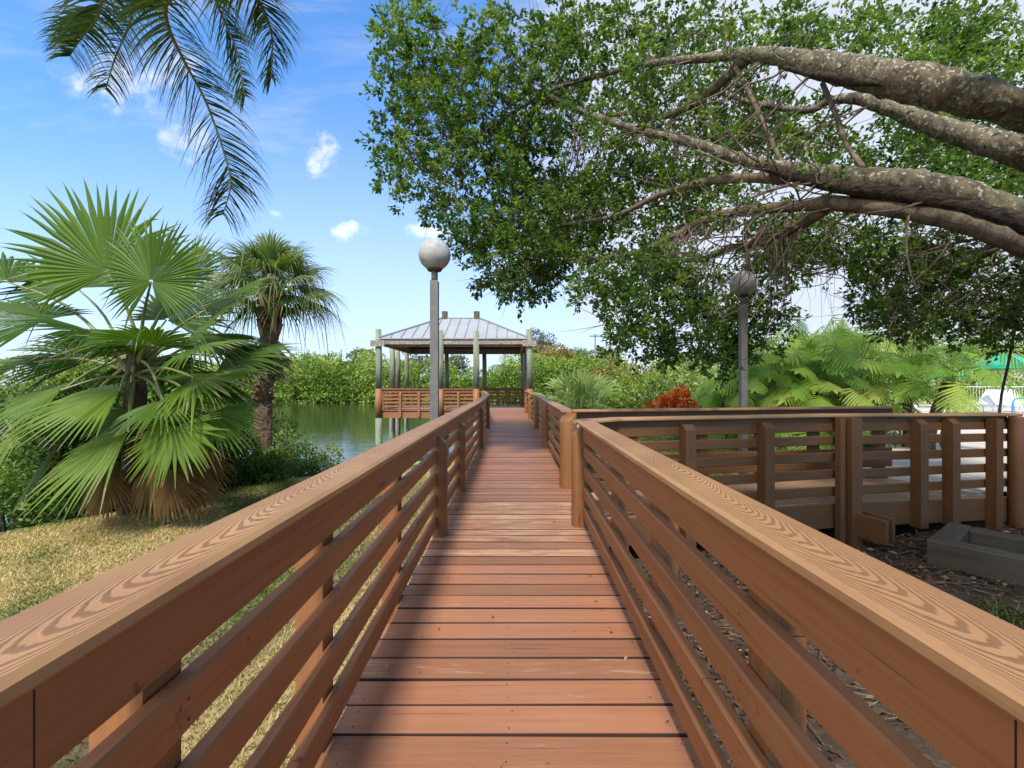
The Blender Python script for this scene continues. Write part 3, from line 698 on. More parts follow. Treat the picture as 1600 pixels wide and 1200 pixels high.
for px,py,dd,f,n,Rr,arc in [(165,735,4.95,(-.2,-.1,-1),(-.1,-1,0),.55,110),(262,738,4.9,(.12,-.1,-1),(.1,-1,0),.52,110),(215,742,5.5,(0,-.1,-1),(0,-1,0),.5,120),(300,742,5.1,(.3,-.1,-1),(.3,-1,0),.48,100),(180,722,5.2,(-.14,-.15,-1),(-.05,-1,.05),.62,95),(240,716,5.0,(.03,-.2,-1),(.05,-1,.05),.64,100),(285,722,5.3,(.26,-.1,-1),(.3,-1,0),.56,90),
                            (225,705,5.7,(.0,.2,-1),(0,-1,0),.7,110),(145,735,5.6,(-.3,.1,-1),(-.3,-1,0),.55,90),(310,700,5.7,(.3,.1,-1),(.4,-1,0),.6,90)]:
    frond(fp,heart+V3((0,0,-.7)),at(px,py,dd),V3(f),V3(n),Rr*1.05,name='dead_frond',leaf='deadfan',arc=arc,nseg=24,droop=.0,fold=.9,tint=random.uniform(.25,.55),brown=.7,tipd=.05,split=.7)

# cabbage palm behind it
D2=9.2
cb=at(408,735,D2); ch=at(424,470,D2)
cp=thing('cabbage_palm','taller cabbage palm with a shaggy booted trunk, right of the big fan palm','palm',(cb.x,cb.y,-.9))
m2=MB(); pts=smooth_path([(cb.x,cb.y,-1.3,.20),(cb.x+.04,cb.y,.3,.17),(at(412,620,D2).x,D2,at(412,620,D2).z,.16),(at(418,560,D2).x,D2,at(418,560,D2).z,.17),(ch.x,D2,ch.z-.25,.17),(ch.x,D2,ch.z+.25,.12)],5)
tube(m2,[p[:3] for p in pts],[float(p[3]) for p in pts],14,.5,0,.06)
for k in range(190):
    t=random.random(); zz=at(0,640,D2).z+t*(ch.z+.1-at(0,640,D2).z); a=random.uniform(0,2*math.pi)
    i=min(range(len(pts)),key=lambda q:abs(pts[q][2]-zz)); cx,cy=pts[i][0],pts[i][1]; r=float(pts[i][3])*.92
    o=V3((math.cos(a),math.sin(a),0)); e=V3((-math.sin(a),math.cos(a),0)); b=V3((cx,cy,zz))+o*r
    up=1 if t>.62 else (-.75 if t>.36 else .55); Lb=random.uniform(.17,.30)*(1.35 if t>.3 else .6)
    fl=.85 if t<.62 else .32
    tip=b+o*Lb*fl+V3((0,0,up*Lb)); w=random.uniform(.045,.075)
    vs=[b-e*w,b+e*w,tip+e*w*.55,tip-e*w*.55]; vs+=[v-o*.03 for v in vs]
    m2.add(vs,[(0,1,2,3),(7,6,5,4),(0,4,5,1),(1,5,6,2),(2,6,7,3),(3,7,4,0)],random.random(),1)
m2.build('trunk',[M['palmbark'],M['boots']],cp)
for k in range(44):
    a=k*2.39996; el=R(88-k*2.35); o=V3((math.cos(a)*math.cos(el),math.sin(a)*math.cos(el),math.sin(el)))
    Lp=random.uniform(.55,.85); c=ch+V3((0,0,.1))+o*Lp*V3((1,1,1)).x; f=(o+V3((0,0,-.30))).normalized()
    frond(cp,ch+V3((0,0,.05)),c,f,V3((0,0,1))+o*.1+CAMV*.25,random.uniform(.72,.92),leaf='cabbage',pr=.014,arc=random.uniform(170,230),nseg=28,split=.38,droop=.38,fold=.6,tint=random.uniform(.35,.80)-(.1 if k>30 else 0),brown=.25,tipd=.55)

# queen palm: trunk beside the lens, fronds hanging into the top of the view
def pinnate(root,curve,Lm,name='frond',leaf='queen',n=95,wd=.016,side0=None,tint=.4,droop=1.0,start=.2,rr=.018):
    pts=[V3(p) for p in smooth_path(curve,8)]; m2=MB(); N=len(pts)-1
    tube(m2,pts,[rr*(1-.8*i/N) for i in range(N+1)],6,.5,1)
    for k in range(n):
        t=start+(1-start)*(k+.5)/n; x=t*N; i=min(int(x),N-1); p=pts[i].lerp(pts[i+1],x-i); tg=(pts[i+1]-pts[i]).normalized()
        s=tg.cross(V3((0,0,1))) if side0 is None else side0-tg*side0.dot(tg)
        if s.length<.05: s=tg.cross(V3((0,1,0)))
        s.normalize(); u=s.cross(tg)
        for sd in (-1,1):
            if random.random()<.04: continue
            L=Lm*(.45+.55*math.sin(math.pi*min(1,(t-start)/(1-start)*.82+.16)))*random.uniform(.85,1.1)
            d=(tg*random.uniform(.45,.7)+s*sd*random.uniform(.65,.95)+u*random.uniform(-.35,.45)).normalized()
            q=p.copy(); sv=d.cross(tg); sv=(sv if sv.length>.05 else u).normalized(); vs=[];fs=[];ti=[]; steps=5
            ws=sv.lerp(tg,random.uniform(0,.6)).normalized(); tt=min(1,max(0,tint+random.uniform(-.25,.25)))
            for j in range(steps+1):
                w=wd*(1-(j/steps)**1.6)*(.6+.4*min(1,j*1.2))+.0006
                vs+=[q-ws*w,q+ws*w]
                if j: fs.append((2*j-2,2*j-1,2*j+1,2*j)); ti.append(tt)
                q=q+d*(L/steps); d=(d+V3((0,0,-1))*droop*.26*(.6+j*.3)).normalized()
            m2.add(vs,fs,ti)
    return m2.build(name,[M[leaf],M['petiole']],root)
qb=V3((-2.1,.55,-.6)); qh=V3((-2.0,.75,5.6))
qp=thing('queen_palm','feathery queen palm fronds hanging down from above the left of the view','palm',qb)
m2=MB(); tube(m2,[qb,(-2.08,.58,1.5),(-2.03,.68,3.8),qh],[.17,.14,.13,.11],14,.5,0,.03); m2.build('trunk',M['palmbark'],qp,True)
m2=MB(); tube(m2,[qh+V3((0,0,-.35)),qh+V3((0,0,.1)),qh+V3((.02,.03,.7))],[.115,.13,.05],12,.3); m2.build('crownshaft',M['petiole'],qp,True)
def qf(*c,**k):
    k['n']=int(k.get('n',85)*1.55); pinnate(qp,[tuple(qh)]+[tuple(x) for x in c],.50 if k.get('tint')==.42 else .36,wd=.009,**k)
qf(at(250,-150,2.6),at(258,20,3.2),at(285,90,3.45),at(322,160,3.6),at(352,245,3.7),at(360,290,3.72),at(348,336,3.72),tint=.42,n=120,side0=V3((1,.15,.15)))
qf(at(330,-120,2.7),at(370,-40,3.3),at(410,10,3.6),at(425,60,3.8),at(424,120,3.85),tint=.3,side0=V3((1,-.5,.1)),n=85)
qf(at(150,-150,2.5),at(160,-20,3.1),at(150,30,3.4),at(128,58,3.6),at(108,88,3.7),tint=.3,side0=V3((.9,.6,.1)),n=75)
qf(at(210,-160,2.9),at(215,-40,3.6),at(205,30,3.9),at(180,90,4.0),at(165,140,4.0),tint=.3,side0=V3((1,.5,0)),n=75)
qf(at(300,-160,3.0),at(320,-50,3.7),at(345,20,4.0),at(370,80,4.1),at(382,150,4.1),tint=.3,side0=V3((1,-.3,0)),n=80)
qf((-2.9,-.3,6.6),(-3.9,-1.2,6.3),(-4.6,-1.9,5.0)); qf((-1.2,-.2,6.8),(-.5,-1.3,6.6),(-.2,-2.2,5.6)); qf((-3.0,1.2,6.7),(-4.2,1.6,6.3),(-5.0,1.9,4.9))
qf((-2.2,-.6,6.8),(-2.4,-1.9,6.4),(-2.5,-2.7,5.0)); qf((-2.0,.8,6.8),(-2.1,1.0,7.7),(-2.1,1.2,8.4))
qf((-1.0,.9,6.8),(-.1,1.2,6.6),(.3,1.5,5.9))

# ------------------------------------------------------------------ leaf masses
def leaves_np(pos,dirs,L,Wd,tint,fold=.25,normal=None):
    n=len(pos); d=dirs/np.linalg.norm(dirs,axis=1,keepdims=True)
    up=RNG.normal(size=(n,3))*.55+np.array([0,-.15,1.0]) if normal is None else normal
    s=np.cross(d,up); s/=np.linalg.norm(s,axis=1,keepdims=True)+1e-9; u=np.cross(s,d)
    L=np.asarray(L).reshape(-1,1)*np.ones((n,1)); Wd=np.asarray(Wd).reshape(-1,1)*np.ones((n,1))
    b=pos; m=pos+d*L*.5; t=pos+d*L-u*L*.08
    V=np.stack([b,m+s*Wd*.5+u*Wd*fold,t,m-s*Wd*.5+u*Wd*fold],1).reshape(-1,3)
    Qd=np.arange(n*4).reshape(-1,4); return V,Qd,tint
class LeafSet:
    def __init__(s): s.V=[];s.T=[];s.n=0
    def add(s,V,T): s.V.append(V); s.T.append(T)
    def build(s,name,mat,parent=None):
        V=np.concatenate(s.V); T=np.concatenate(s.T); return build_np(name,V,np.arange(len(V)).reshape(-1,4),T,mat,parent)
def blob(ls,c,rad,n,L,W,tint,spread=.2,up=.35,shell=.55,flat=1.0):
    u=RNG.normal(size=(n,3)); u/=np.linalg.norm(u,axis=1,keepdims=True)
    r=shell+(1-shell)*RNG.random((n,1)); rad=np.asarray(rad)*np.ones(3)
    p=np.asarray(c)+u*r*rad
    d=u+RNG.normal(size=(n,3))*.7+np.array([0,0,up])
    Ln=L*RNG.uniform(.7,1.25,n); V,_,_=leaves_np(p,d,Ln,Ln*W/L,None)
    ls.add(V,np.clip(tint+RNG.normal(size=n)*spread,0,1))
def bush(name,label,cat,c,rad,n,L,mat,tint=.5,group=None,nb=16,stem=True,W=None,kind=None,cl=.42,low=-.2):
    x,y,z=c; t=thing(name,label,cat,(x,y,z),group)
    ls=LeafSet(); centers=[]
    for k in range(nb):
        u=RNG.normal(size=3); u/=np.linalg.norm(u); u[2]=max(low,u[2]) if u[2]<0 else u[2]
        k2=RNG.uniform(.45,1.0)
        cc=np.array([x,y,z])+np.array([u[0]*rad[0],u[1]*rad[1],rad[2]*(.45+.55*u[2])])*k2+np.array([0,0,rad[2]*.15*(1-k2)])
        centers.append(cc); rr=np.array(rad)*RNG.uniform(cl*.75,cl*1.25)
        blob(ls,cc,rr*np.array([.8,.8,.7]),n//nb,L,W or L*.45,np.clip(tint+RNG.normal()*.13,.05,.95))
    ls.build('foliage',mat,t)
    if stem:
        m2=MB()
        for cc in centers[:10]:
            b=V3((x+random.uniform(-.2,.2)*rad[0],y+random.uniform(-.2,.2)*rad[1],z-.15)); cc=V3(cc); md=(b+cc)/2+V3((random.uniform(-.1,.1),random.uniform(-.1,.1),.1))*rad[2]
            rs=.012*max(rad)+.004; tube(m2,[b,md,cc],[rs*1.4,rs,rs*.4],6,.5)
        m2.build('stems',M['twig'],t)
    return t
# bank shrubs behind and around the palms
for (px,py,d,rx,rzz,lab,ti,n,L) in [
 (30,800,6.6,.95,.85,'low dark green shrub at the left edge of the grass bank',.35,3200,.075),
 (130,760,7.2,1.1,1.15,'dark shrub growing behind the dead skirts of the big fan palm',.30,3400,.08),
 (40,650,8.6,1.3,2.0,'tall leafy shrub behind the left side of the fan palm',.45,4200,.085),
 (330,700,8.0,.95,1.2,'dense dark shrub between the two palms',.33,3600,.08),
 (300,620,9.6,1.3,1.9,'tall green shrub behind the right leaves of the fan palm',.45,3600,.085),
 (455,735,8.6,.85,.72,'yellowish green shrub beside the cabbage palm trunk at the water',.62,3400,.06),
 (380,755,7.6,.7,.62,'small dark shrub at the foot of the cabbage palm',.35,2600,.06),
 (440,690,9.8,.7,1.05,'airy light green sapling right behind the cabbage palm trunk',.62,1300,.075),
 (215,700,6.35,1.0,1.75,'green shrub close behind the trunk of the big fan palm',.42,3600,.075),
 (120,690,6.6,.9,1.7,'bright leafy shrub left of the fan palm trunk',.55,3000,.075),
 (210,640,9.4,1.5,2.0,'broad green shrub hidden behind the middle of the fan palm',.40,3600,.085)]:
    q=at(px,py,d); zb=hz(q.x,q.y); bush('shrub',lab,'shrub',(q.x,q.y,max(zb,-1.15)),(rx,rx*.8,rzz+max(0,-.45-max(zb,-1.15))),int(n*1.7),L*1.15,M['shrub'],ti,'shrubs along the near bank',nb=20,cl=.36)
# flowering spikes by the sapling left out; a few feathery stems instead stand inside its foliage

# right: wild hedge beyond the lawn
for (px,d,rx,h,mat,ti,lab,n) in [
 (905,21.5,1.5,2.5,'wild',.45,'light green bush right beside the spiky palmetto',3200),
 (955,24,2.3,3.2,'rust',.55,'yellowish tan bush rising behind the palmetto',3200),
 (975,18.5,1.6,2.05,'mangrove',.50,'rounded bright green bush in the middle of the wild hedge',4200),
 (1040,21,2.2,3.0,'wild',.62,'tall pale green bush behind the red croton',4200),
 (1010,17,1.2,1.65,'wild',.40,'low dense bush left of the red croton',3000),
 (1110,22,2.4,2.9,'wild',.72,'pale grey green bush left of the far lamp post',4200),
 (930,16.8,1.0,1.5,'mangrove',.35,'low dark green bush next to the palmetto',2600),
 (1180,24,2.6,3.9,'wild',.55,'tall green bush behind the far lamp post',3600),
 (1260,26,3.0,4.6,'mangrove',.55,'yellow green tree sized bush behind the philodendrons',3800),
 (1370,28,3.4,5.0,'mangrove',.70,'bright yellow green bush at the pool fence',3800),
 (1480,31,3.6,4.6,'mangrove',.60,'big yellow green bush behind the pool chairs',3800),
 (1590,33,3.8,4.4,'mangrove',.72,'yellow green bush at the far right beyond the pool fence',3600)]:
    q=at(px,600,d); bush('hedge_bush',lab,'bush',(q.x,q.y,hz(q.x,q.y)-.1),(rx,rx*.8,h),n,.17 if d<20 else .21,M[mat],ti,'bushes of the wild hedge beyond the lawn',nb=26,cl=.34)

# palmetto clump
q=at(905,640,14.8); pm=thing('palmetto','spiky pale green palmetto clump right of the gazebo','palm',(q.x,q.y,hz(q.x,q.y)))
b=V3((q.x,q.y,hz(q.x,q.y)+.35))
for k in range(34):
    a=k*2.4; el=R(random.uniform(22,88)); o=V3((math.cos(a)*math.cos(el),math.sin(a)*math.cos(el),math.sin(el))); c=b+o*random.uniform(.7,1.25)
    frond(pm,b,c,(o+V3((0,0,-.10))).normalized(),V3((0,0,1))+CAMV*.6,random.uniform(.85,1.1),leaf='palmetto',arc=random.uniform(70,110),nseg=7,split=.42,droop=.35,fold=.4,tint=random.uniform(.3,.95),brown=.1,tipd=.6)

# red croton
q=at(1055,632,12.5); bush('croton','rounded red and orange croton bush behind the side ramp','shrub',(q.x,q.y,hz(q.x,q.y)+.48),(.68,.6,.86),3000,.17,M['croton'],.5,nb=16,W=.055,cl=.4)

# philodendrons
def philo_leaf(mb,c,f,n,L,tint):
    f,s,n=ortho(f,n); lob=10
    def P(u,v): return c+f*(u*L)+s*(v*L)-n*(abs(v)*.20*L)-V3((0,0,.22*L*u*u+abs(v)*abs(v)*.35*L))
    for k in range(lob):
        u=-.10+.92*k/lob; Ll=.56*math.sin(math.pi*(.26+.66*(k+.4)/lob))+.06
        for sd in (-1,1):
            w=.036; ang=.45*(k/lob)+(-.55 if k==0 else (-.2 if k==1 else .12)); du=Ll*math.sin(ang+.22); jt=random.uniform(.9,1.08)
            vs=[P(u-.03,0),P(u+w*1.2,0),P(u+w*1.15+du*.55,sd*Ll*.55*jt),P(u-w*.75+du*.55,sd*Ll*.55*jt),P(u+w*.75+du*.92,sd*Ll*.88*jt),P(u-w*.5+du*.92,sd*Ll*.88*jt),P(u+du*1.1,sd*Ll*jt)]
            fs=[(0,1,2,3),(3,2,4,5),(5,4,6)]
            if sd<0: fs=[tuple(reversed(q)) for q in fs]
            mb.add(vs,fs,min(1,max(0,tint+random.uniform(-.08,.08))))
    vs=[P(.76,-.09),P(.76,.09),P(.94,.07),P(.94,-.07),P(1.1,0)]; mb.add(vs,[(0,1,2,3),(3,2,4)],tint)
def philodendron(px,d,ztop,lean,nl,label,spread=1.0,Lr=(.42,.64),seed=0,zlow=.35):
    random.seed(seed+50)
    q=at(px,640,d); zb=hz(q.x,q.y); t=thing('philodendron',label,'plant',(q.x,q.y,zb),'tree philodendrons in the bed before the pool')
    top=V3((q.x+lean,q.y,ztop)); m2=MB(); pts=[V3((q.x,q.y,zb-.1)),V3((q.x+lean*.25,q.y,zb+(ztop-zb)*.45)),top]
    pp=[V3(p) for p in smooth_path([tuple(p) for p in pts],5)]; tube(m2,pp,[.10]*3+[.085]*(len(pp)-3),10,.5,0,.2); m2.build('trunk',M['darktrunk'],t)
    m2=MB()
    for k in range(6): 
        a=random.uniform(0,6.28); tube(m2,[top+V3((0,0,-.25)),V3((q.x+math.cos(a)*.25,q.y+math.sin(a)*.25,zb+.3)),V3((q.x+math.cos(a)*.38,q.y+math.sin(a)*.3,zb-.05))],.012,5,.6)
    m2.build('aerial_roots',M['twig'],t)
    nl=min(95,int(nl*1.45))
    for k in range(nl):
        a=k*2.39996+seed; h=k/nl; el=R(78-105*h+random.uniform(-10,10)); o=V3((math.cos(a)*math.cos(el),math.sin(a)*math.cos(el),math.sin(el)))
        b0=pp[-1].lerp(pp[len(pp)//2],h*zlow*2); Lp=random.uniform(.55,1.05)*spread; c=b0+o*Lp; md=b0+o*Lp*.5+V3((0,0,.10))
        m2=MB(); tube(m2,[b0,md,c],[.018,.013,.009],6,.7,1)
        ro=V3((o.x,o.y,0)); f=ro*.75+V3((0,0,.45*o.z-.35-random.random()*.35)); nn=V3((0,0,.75))+ro*.55+CAMV*.45
        philo_leaf(m2,c,f.normalized(),nn,random.uniform(*Lr),random.uniform(.05,1.0))
        m2.build('leaf',[M['philo'],M['petiole']],t)
philodendron(1448,8.9,1.42,.50,13,'philodendron with a leaning dark trunk in front of the white pool chairs',.8,(.42,.62),seed=1,zlow=.05)
philodendron(1418,9.4,1.10,.02,15,'philodendron with a short upright trunk left of the leaning one',.85,(.42,.6),seed=2,zlow=.1)
philodendron(1277,10.2,1.15,.0,46,'bushy philodendron in the middle of the bed right of the far lamp post',1.1,seed=3)
philodendron(1208,11.0,1.15,.0,46,'philodendron directly right of the far lamp post',1.15,seed=4)
philodendron(1340,11.2,1.35,.0,46,'tall dense philodendron behind the end of the far ramp railing',1.2,seed=5)
philodendron(1165,12.0,.80,-.1,40,'low yellow green philodendron partly behind the far lamp post',1.0,seed=6)
philodendron(1245,13.0,1.75,.0,46,'tall philodendron at the back of the bed under the sky gap',1.25,seed=11)
philodendron(1310,13.5,2.0,.0,46,'tallest bright philodendron at the back of the bed',1.3,seed=12)
philodendron(1120,12.6,.45,.0,34,'lowest philodendron, beside the red croton',.8,(.5,.7),seed=13)
random.seed(21)

# ------------------------------------------------------------------ ficus tree
LM=[ # limbs: (px,py,depth,radius)
 [(1980,500,4.7,.48),(1800,250,4.45,.26),(1600,174,4.3,.19),(1480,141,4.35,.20),(1380,121,4.5,.19),(1300,105,4.7,.165),(1240,94,4.8,.12),(1180,84,4.9,.085),(1090,92,5.2,.06),(1000,103,5.4,.05),(870,138,5.7,.04),(780,190,5.9,.03),(720,230,6.0,.015)],
 [(1900,430,4.6,.34),(1760,300,4.6,.26),(1600,240,4.6,.165),(1520,215,4.75,.145),(1450,193,4.9,.12),(1390,170,5.0,.10),(1337,154,5.1,.075),(1295,158,5.2,.06),(1260,172,5.3,.05),(1180,162,5.6,.04),(1090,140,6.0,.03),(1020,170,6.3,.015)],
 [(1900,540,4.5,.40),(1720,392,4.3,.24),(1600,348,4.2,.18),(1487,302,4.25,.17),(1400,286,4.35,.15),(1330,279,4.45,.13),(1260,268,4.55,.10),(1187,256,4.65,.075),(1140,242,4.8,.066),(1080,222,5.0,.062),(1000,204,5.2,.055),(940,185,5.4,.05),(880,160,5.6,.04),(800,125,5.9,.025),(740,105,6.1,.012)],
 [(1720,425,4.15,.10),(1600,385,4.02,.085),(1500,347,4.02,.085),(1400,328,4.15,.075),(1300,318,4.35,.07),(1240,322,4.5,.06),(1180,328,4.7,.055),(1110,340,4.9,.05),(1050,372,5.1,.045),(980,398,5.3,.035),(900,408,5.5,.025),(830,420,5.7,.012)],
 [(1640,366,3.98,.085),(1550,338,3.98,.09),(1470,317,4.02,.085),(1390,302,4.14,.08),(1310,291,4.28,.07),(1240,274,4.48,.058),(1195,261,4.6,.045)],
 [(1225,106,4.75,.02),(1280,118,4.62,.045),(1340,127,4.5,.045),(1378,132,4.42,.012)],
 [(1230,280,4.6,.07),(1170,278,4.8,.055),(1100,285,5.0,.05),(1030,305,5.2,.042),(960,338,5.4,.035),(880,352,5.6,.025),(800,372,5.8,.012)],
 [(1290,325,4.4,.06),(1250,352,4.6,.055),(1200,375,4.8,.05),(1140,388,5.0,.042),(1085,408,5.2,.035),(1040,398,5.4,.025),(990,400,5.5,.012)],
 [(1165,90,4.95,.09),(1145,112,5.1,.07),(1100,150,5.3,.055),(1040,182,5.6,.045),(970,178,5.9,.03),(900,200,6.1,.012)],
 [(1700,440,4.4,.16),(1620,390,4.5,.11),(1570,360,4.6,.08),(1540,395,4.7,.06),(1470,412,4.9,.05),(1400,415,5.2,.03),(1310,412,5.5,.012)],
 [(1150,105,5.0,.03),(1180,165,4.9,.028),(1210,230,4.8,.025),(1226,262,4.7,.03)],
 [(1285,130,4.8,.028),(1310,190,4.7,.025),(1325,230,4.6,.022),(1350,262,4.5,.028)],
 [(1760,300,4.4,.16),(1740,60,4.0,.12),(1560,-100,3.6,.10),(1350,-250,3.2,.07),(1150,-330,3.0,.03)],
 [(1620,390,4.5,.07),(1660,450,4.9,.05),(1600,480,5.4,.04),(1500,500,6.0,.02)],
]
fb=V3((7.75,4.75,-.5))
ft=thing('ficus_tree','big spreading tree with lichen spotted limbs over the boardwalk on the right','tree',fb)
segs=[]
def deep(d): return d if d<4.3 else 4.3+(d-4.3)*2.2
def limb3(l): return [(*at(px,py,deep(d)),r*(.75+.25*deep(d)/d)) for px,py,d,r in l]
m2=MB(); tp=smooth_path([(fb.x+.1,fb.y,-.7,.85),(fb.x,fb.y,.0,.62),(fb.x-.05,fb.y-.02,.9,.52),(fb.x-.15,fb.y-.05,1.7,.5)],5)
tube(m2,[p[:3] for p in tp],[float(p[3]) for p in tp],20,.5,0,.05); m2.build('trunk',M['bark'],ft,True)
for l in LM:
    pp=smooth_path(limb3(l),8 if l[0][3]>.1 else 5)
    m2=MB(); big=l[0][3]>.1
    tube(m2,[p[:3] for p in pp],[float(p[3])*random.uniform(.90,1.08)*(.88 if big else 1) for p in pp],18 if big else 8,.5,0,.05 if l[0][:2] not in ((1640,366),(1225,106)) else .16)
    m2.build('limb',M['wound'] if l[0][:2] in ((1640,366),(1225,106)) else (M['bark'] if big else M['twig']),ft,True); segs+=[np.array(p) for p in pp[3:]]
SEG=np.array(segs)
# where the crown hangs, read off the photograph as regions with their own depth
def inpoly(x,y,P):
    c=False; n=len(P)
    for i in range(n):
        (x1,y1),(x2,y2)=P[i],P[(i+1)%n]
        if (y1>y)!=(y2>y) and x<(x2-x1)*(y-y1)/(y2-y1)+x1: c=not c
    return c
REG=[ # polygon (px), depth range, clusters, leaves per cluster
 ([(600,20),(590,150),(600,285),(640,320),(700,345),(760,300),(830,290),(900,180),(900,20)],(5.3,6.6),200,70),
 ([(880,20),(880,190),(930,260),(1010,230),(1180,150),(1190,20)],(5.2,7.0),125,56),
 ([(700,350),(690,365),(755,400),(752,445),(790,475),(835,450),(880,425),(960,330),(900,280),(800,290)],(5.2,6.6),125,70),
 ([(840,290),(1000,230),(1180,280),(1170,330),(1000,400),(860,400)],(5.3,7.0),130,58),
 ([(905,430),(915,478),(950,490),(965,555),(995,560),(1050,555),(1105,570),(1150,572),(1195,530),(1230,490),(1210,430),(1110,400),(980,395)],(4.5,5.1),160,60),
 ([(1180,150),(1290,180),(1560,330),(1380,270),(1200,240),(1050,230)],(5.6,7.4),90,50),
 ([(1190,20),(1590,20),(1640,150),(1400,110),(1200,75)],(5.2,7.5),115,54),
 ([(1180,330),(1300,330),(1340,385),(1290,420),(1240,420),(1200,450),(1160,400)],(5.2,6.6),70,54),
 ([(1340,330),(1600,400),(1680,520),(1570,540),(1480,530),(1400,520),(1340,490),(1330,440),(1310,420)],(4.4,5.4),165,58),
 ([(1390,150),(1620,260),(1620,330),(1450,260)],(5.6,7.5),80,56),
 ([(880,80),(1180,100),(1330,240),(1340,330),(1100,330),(900,230)],(3.9,4.35),26,34),
 ([(1380,60),(1620,110),(1620,330),(1450,300)],(4.9,5.8),40,46),
]
ls=LeafSet(); cents=[]
def add_cluster(c,n,rad=None,sc=1.0):
    c=np.array(c); cents.append(c); rad=rad or RNG.uniform(.17,.30)*sc; tt=np.clip(RNG.normal(.48,.2),.08,.9)
    k=9; tw=RNG.normal(size=(k,3)); tw[:,2]*=.75; tw/=np.linalg.norm(tw,axis=1,keepdims=True)
    own=RNG.integers(0,k,n); r=rad*np.sqrt(RNG.uniform(.25,1.0,(n,1)))*(1.15)
    p=c+tw[own]*r+RNG.normal(size=(n,3))*.025*sc
    d=tw[own]*1.0+RNG.normal(size=(n,3))*.6+np.array([0,0,-.05]); L=RNG.uniform(.055,.095,n)*sc
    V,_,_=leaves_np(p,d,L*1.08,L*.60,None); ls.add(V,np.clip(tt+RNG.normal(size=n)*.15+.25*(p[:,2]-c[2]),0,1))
for poly,(d0,d1),nc,nl in REG:
    xs_=[p[0] for p in poly]; ys_=[p[1] for p in poly]; k=0
    while k<nc:
        x=RNG.uniform(min(xs_),max(xs_)); y=RNG.uniform(min(ys_),max(ys_))
        if not inpoly(x,y,poly): continue
        d=deep(RNG.uniform(d0,d1))
        if d<7.7 and (math.hypot(x-1166,y-443)<58 or (1118<x<1204 and y>440)):
            if y>440: d=RNG.uniform(7.9,8.6)
            else: continue
        add_cluster(at(x,y,d),int(nl*1.55),RNG.uniform(.17,.30)*d/6.0,d/7.3); k+=1
k=0
while k<760:                                # the rest of the crown, above and to the right of the view
    x=RNG.uniform(1.3,10.5); y=RNG.uniform(-5.5,1.8); z=RNG.uniform(3.5,5.6)+.12*x
    if x<2.3 and y<.2: continue
    if y>.8 and 800+F*x/y<1680 and 600-(z-EYE)/y*F>-10: continue
    add_cluster((x,y,z),46,RNG.uniform(.35,.55),1.6); k+=1
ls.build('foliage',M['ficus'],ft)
m2=MB()
for k in range(110):                        # thin side branches wandering out of the limbs
    c=SEG[RNG.integers(0,len(SEG))]
    if c[3]>.14: continue
    q=V3(c[:3]); d=V3((random.gauss(-.75,.5),random.gauss(.35,.45),random.gauss(-.12,.4))).normalized(); L=random.uniform(.7,2.1); pts=[q.copy()]
    for j in range(6): d=(d+V3((random.gauss(0,.22),random.gauss(0,.22),random.gauss(.02,.2)))).normalized(); q=q+d*L/6; pts.append(q.copy())
    r=random.uniform(.008,.018); tube(m2,pts,[r*(1-.85*j/6) for j in range(7)],5,.5,0,0,False)
for c in cents:
    dd=np.linalg.norm(SEG[:,:3]-c,axis=1); i=int(np.argmin(dd*(1+.5*RNG.random(len(dd))))); b=SEG[i,:3]
    if dd[i]>1.5: continue
    md=b+(c-b)*.35+RNG.normal(size=3)*.13*dd[i]; md2=b+(c-b)*.7+RNG.normal(size=3)*.10*dd[i]; r=.004+.0045*min(dd[i],2.2)
    pp=smooth_path([tuple(b),tuple(md),tuple(md2),tuple(c)],3); tube(m2,[tuple(p) for p in pp],[r*(1-.75*j/(len(pp)-1)) for j in range(len(pp))],5,.5,0,0,False)
    for q in range(3):
        e=c+RNG.normal(size=3)*.25; tube(m2,[tuple(c),tuple((c+e)/2+RNG.normal(size=3)*.02),tuple(e)],[.004,.003,.0015],4,.5,0,0,False)
m2.build('twigs',M['twig'],ft)
m2=MB()                                     # hanging aerial roots
for k in range(30):
    px=random.gauss(1212,16); d=deep(random.uniform(4.6,5.0)); y0=random.uniform(330,370); y1=y0+random.uniform(40,175); a=at(px,y0,d); b=at(px+random.gauss(0,8),y1,d)
    pts=[a.lerp(b,t)+V3((random.gauss(0,.012),random.gauss(0,.012),0)) for t in (0,.25,.5,.75,1)]; tube(m2,pts,[.007,.006,.004,.003,.002],4,.3,0,0,False)
m2.build('aerial_roots',M['twig'],ft); m2=MB()
for k in range(16):
    px=random.gauss(1288,12); d=deep(random.uniform(4.8,5.4)); y0=random.uniform(395,420); a=at(px,y0,d); b=at(px+random.gauss(-8,14),y0+random.uniform(30,110),d)
    pts=[a.lerp(b,t)+V3((random.gauss(0,.02),0,0)) for t in (0,.33,.66,1)]; tube(m2,pts,[.003,.0025,.002,.001],4,.3,0,0,False)
m2.build('aerial_roots',M['twig'],ft)
m2=MB(); pts=smooth_path([tuple(at(1604,395,5.6)),tuple(at(1588,500,5.7)),tuple(at(1575,570,5.8)),tuple(at(1562,640,6.0)),tuple(V3((at(1556,640,6.05).x,6.05,-.3)))],4)
tube(m2,[tuple(p) for p in pts],.015,7,.3); m2.build('prop_root',M['darktrunk'],ft,True)

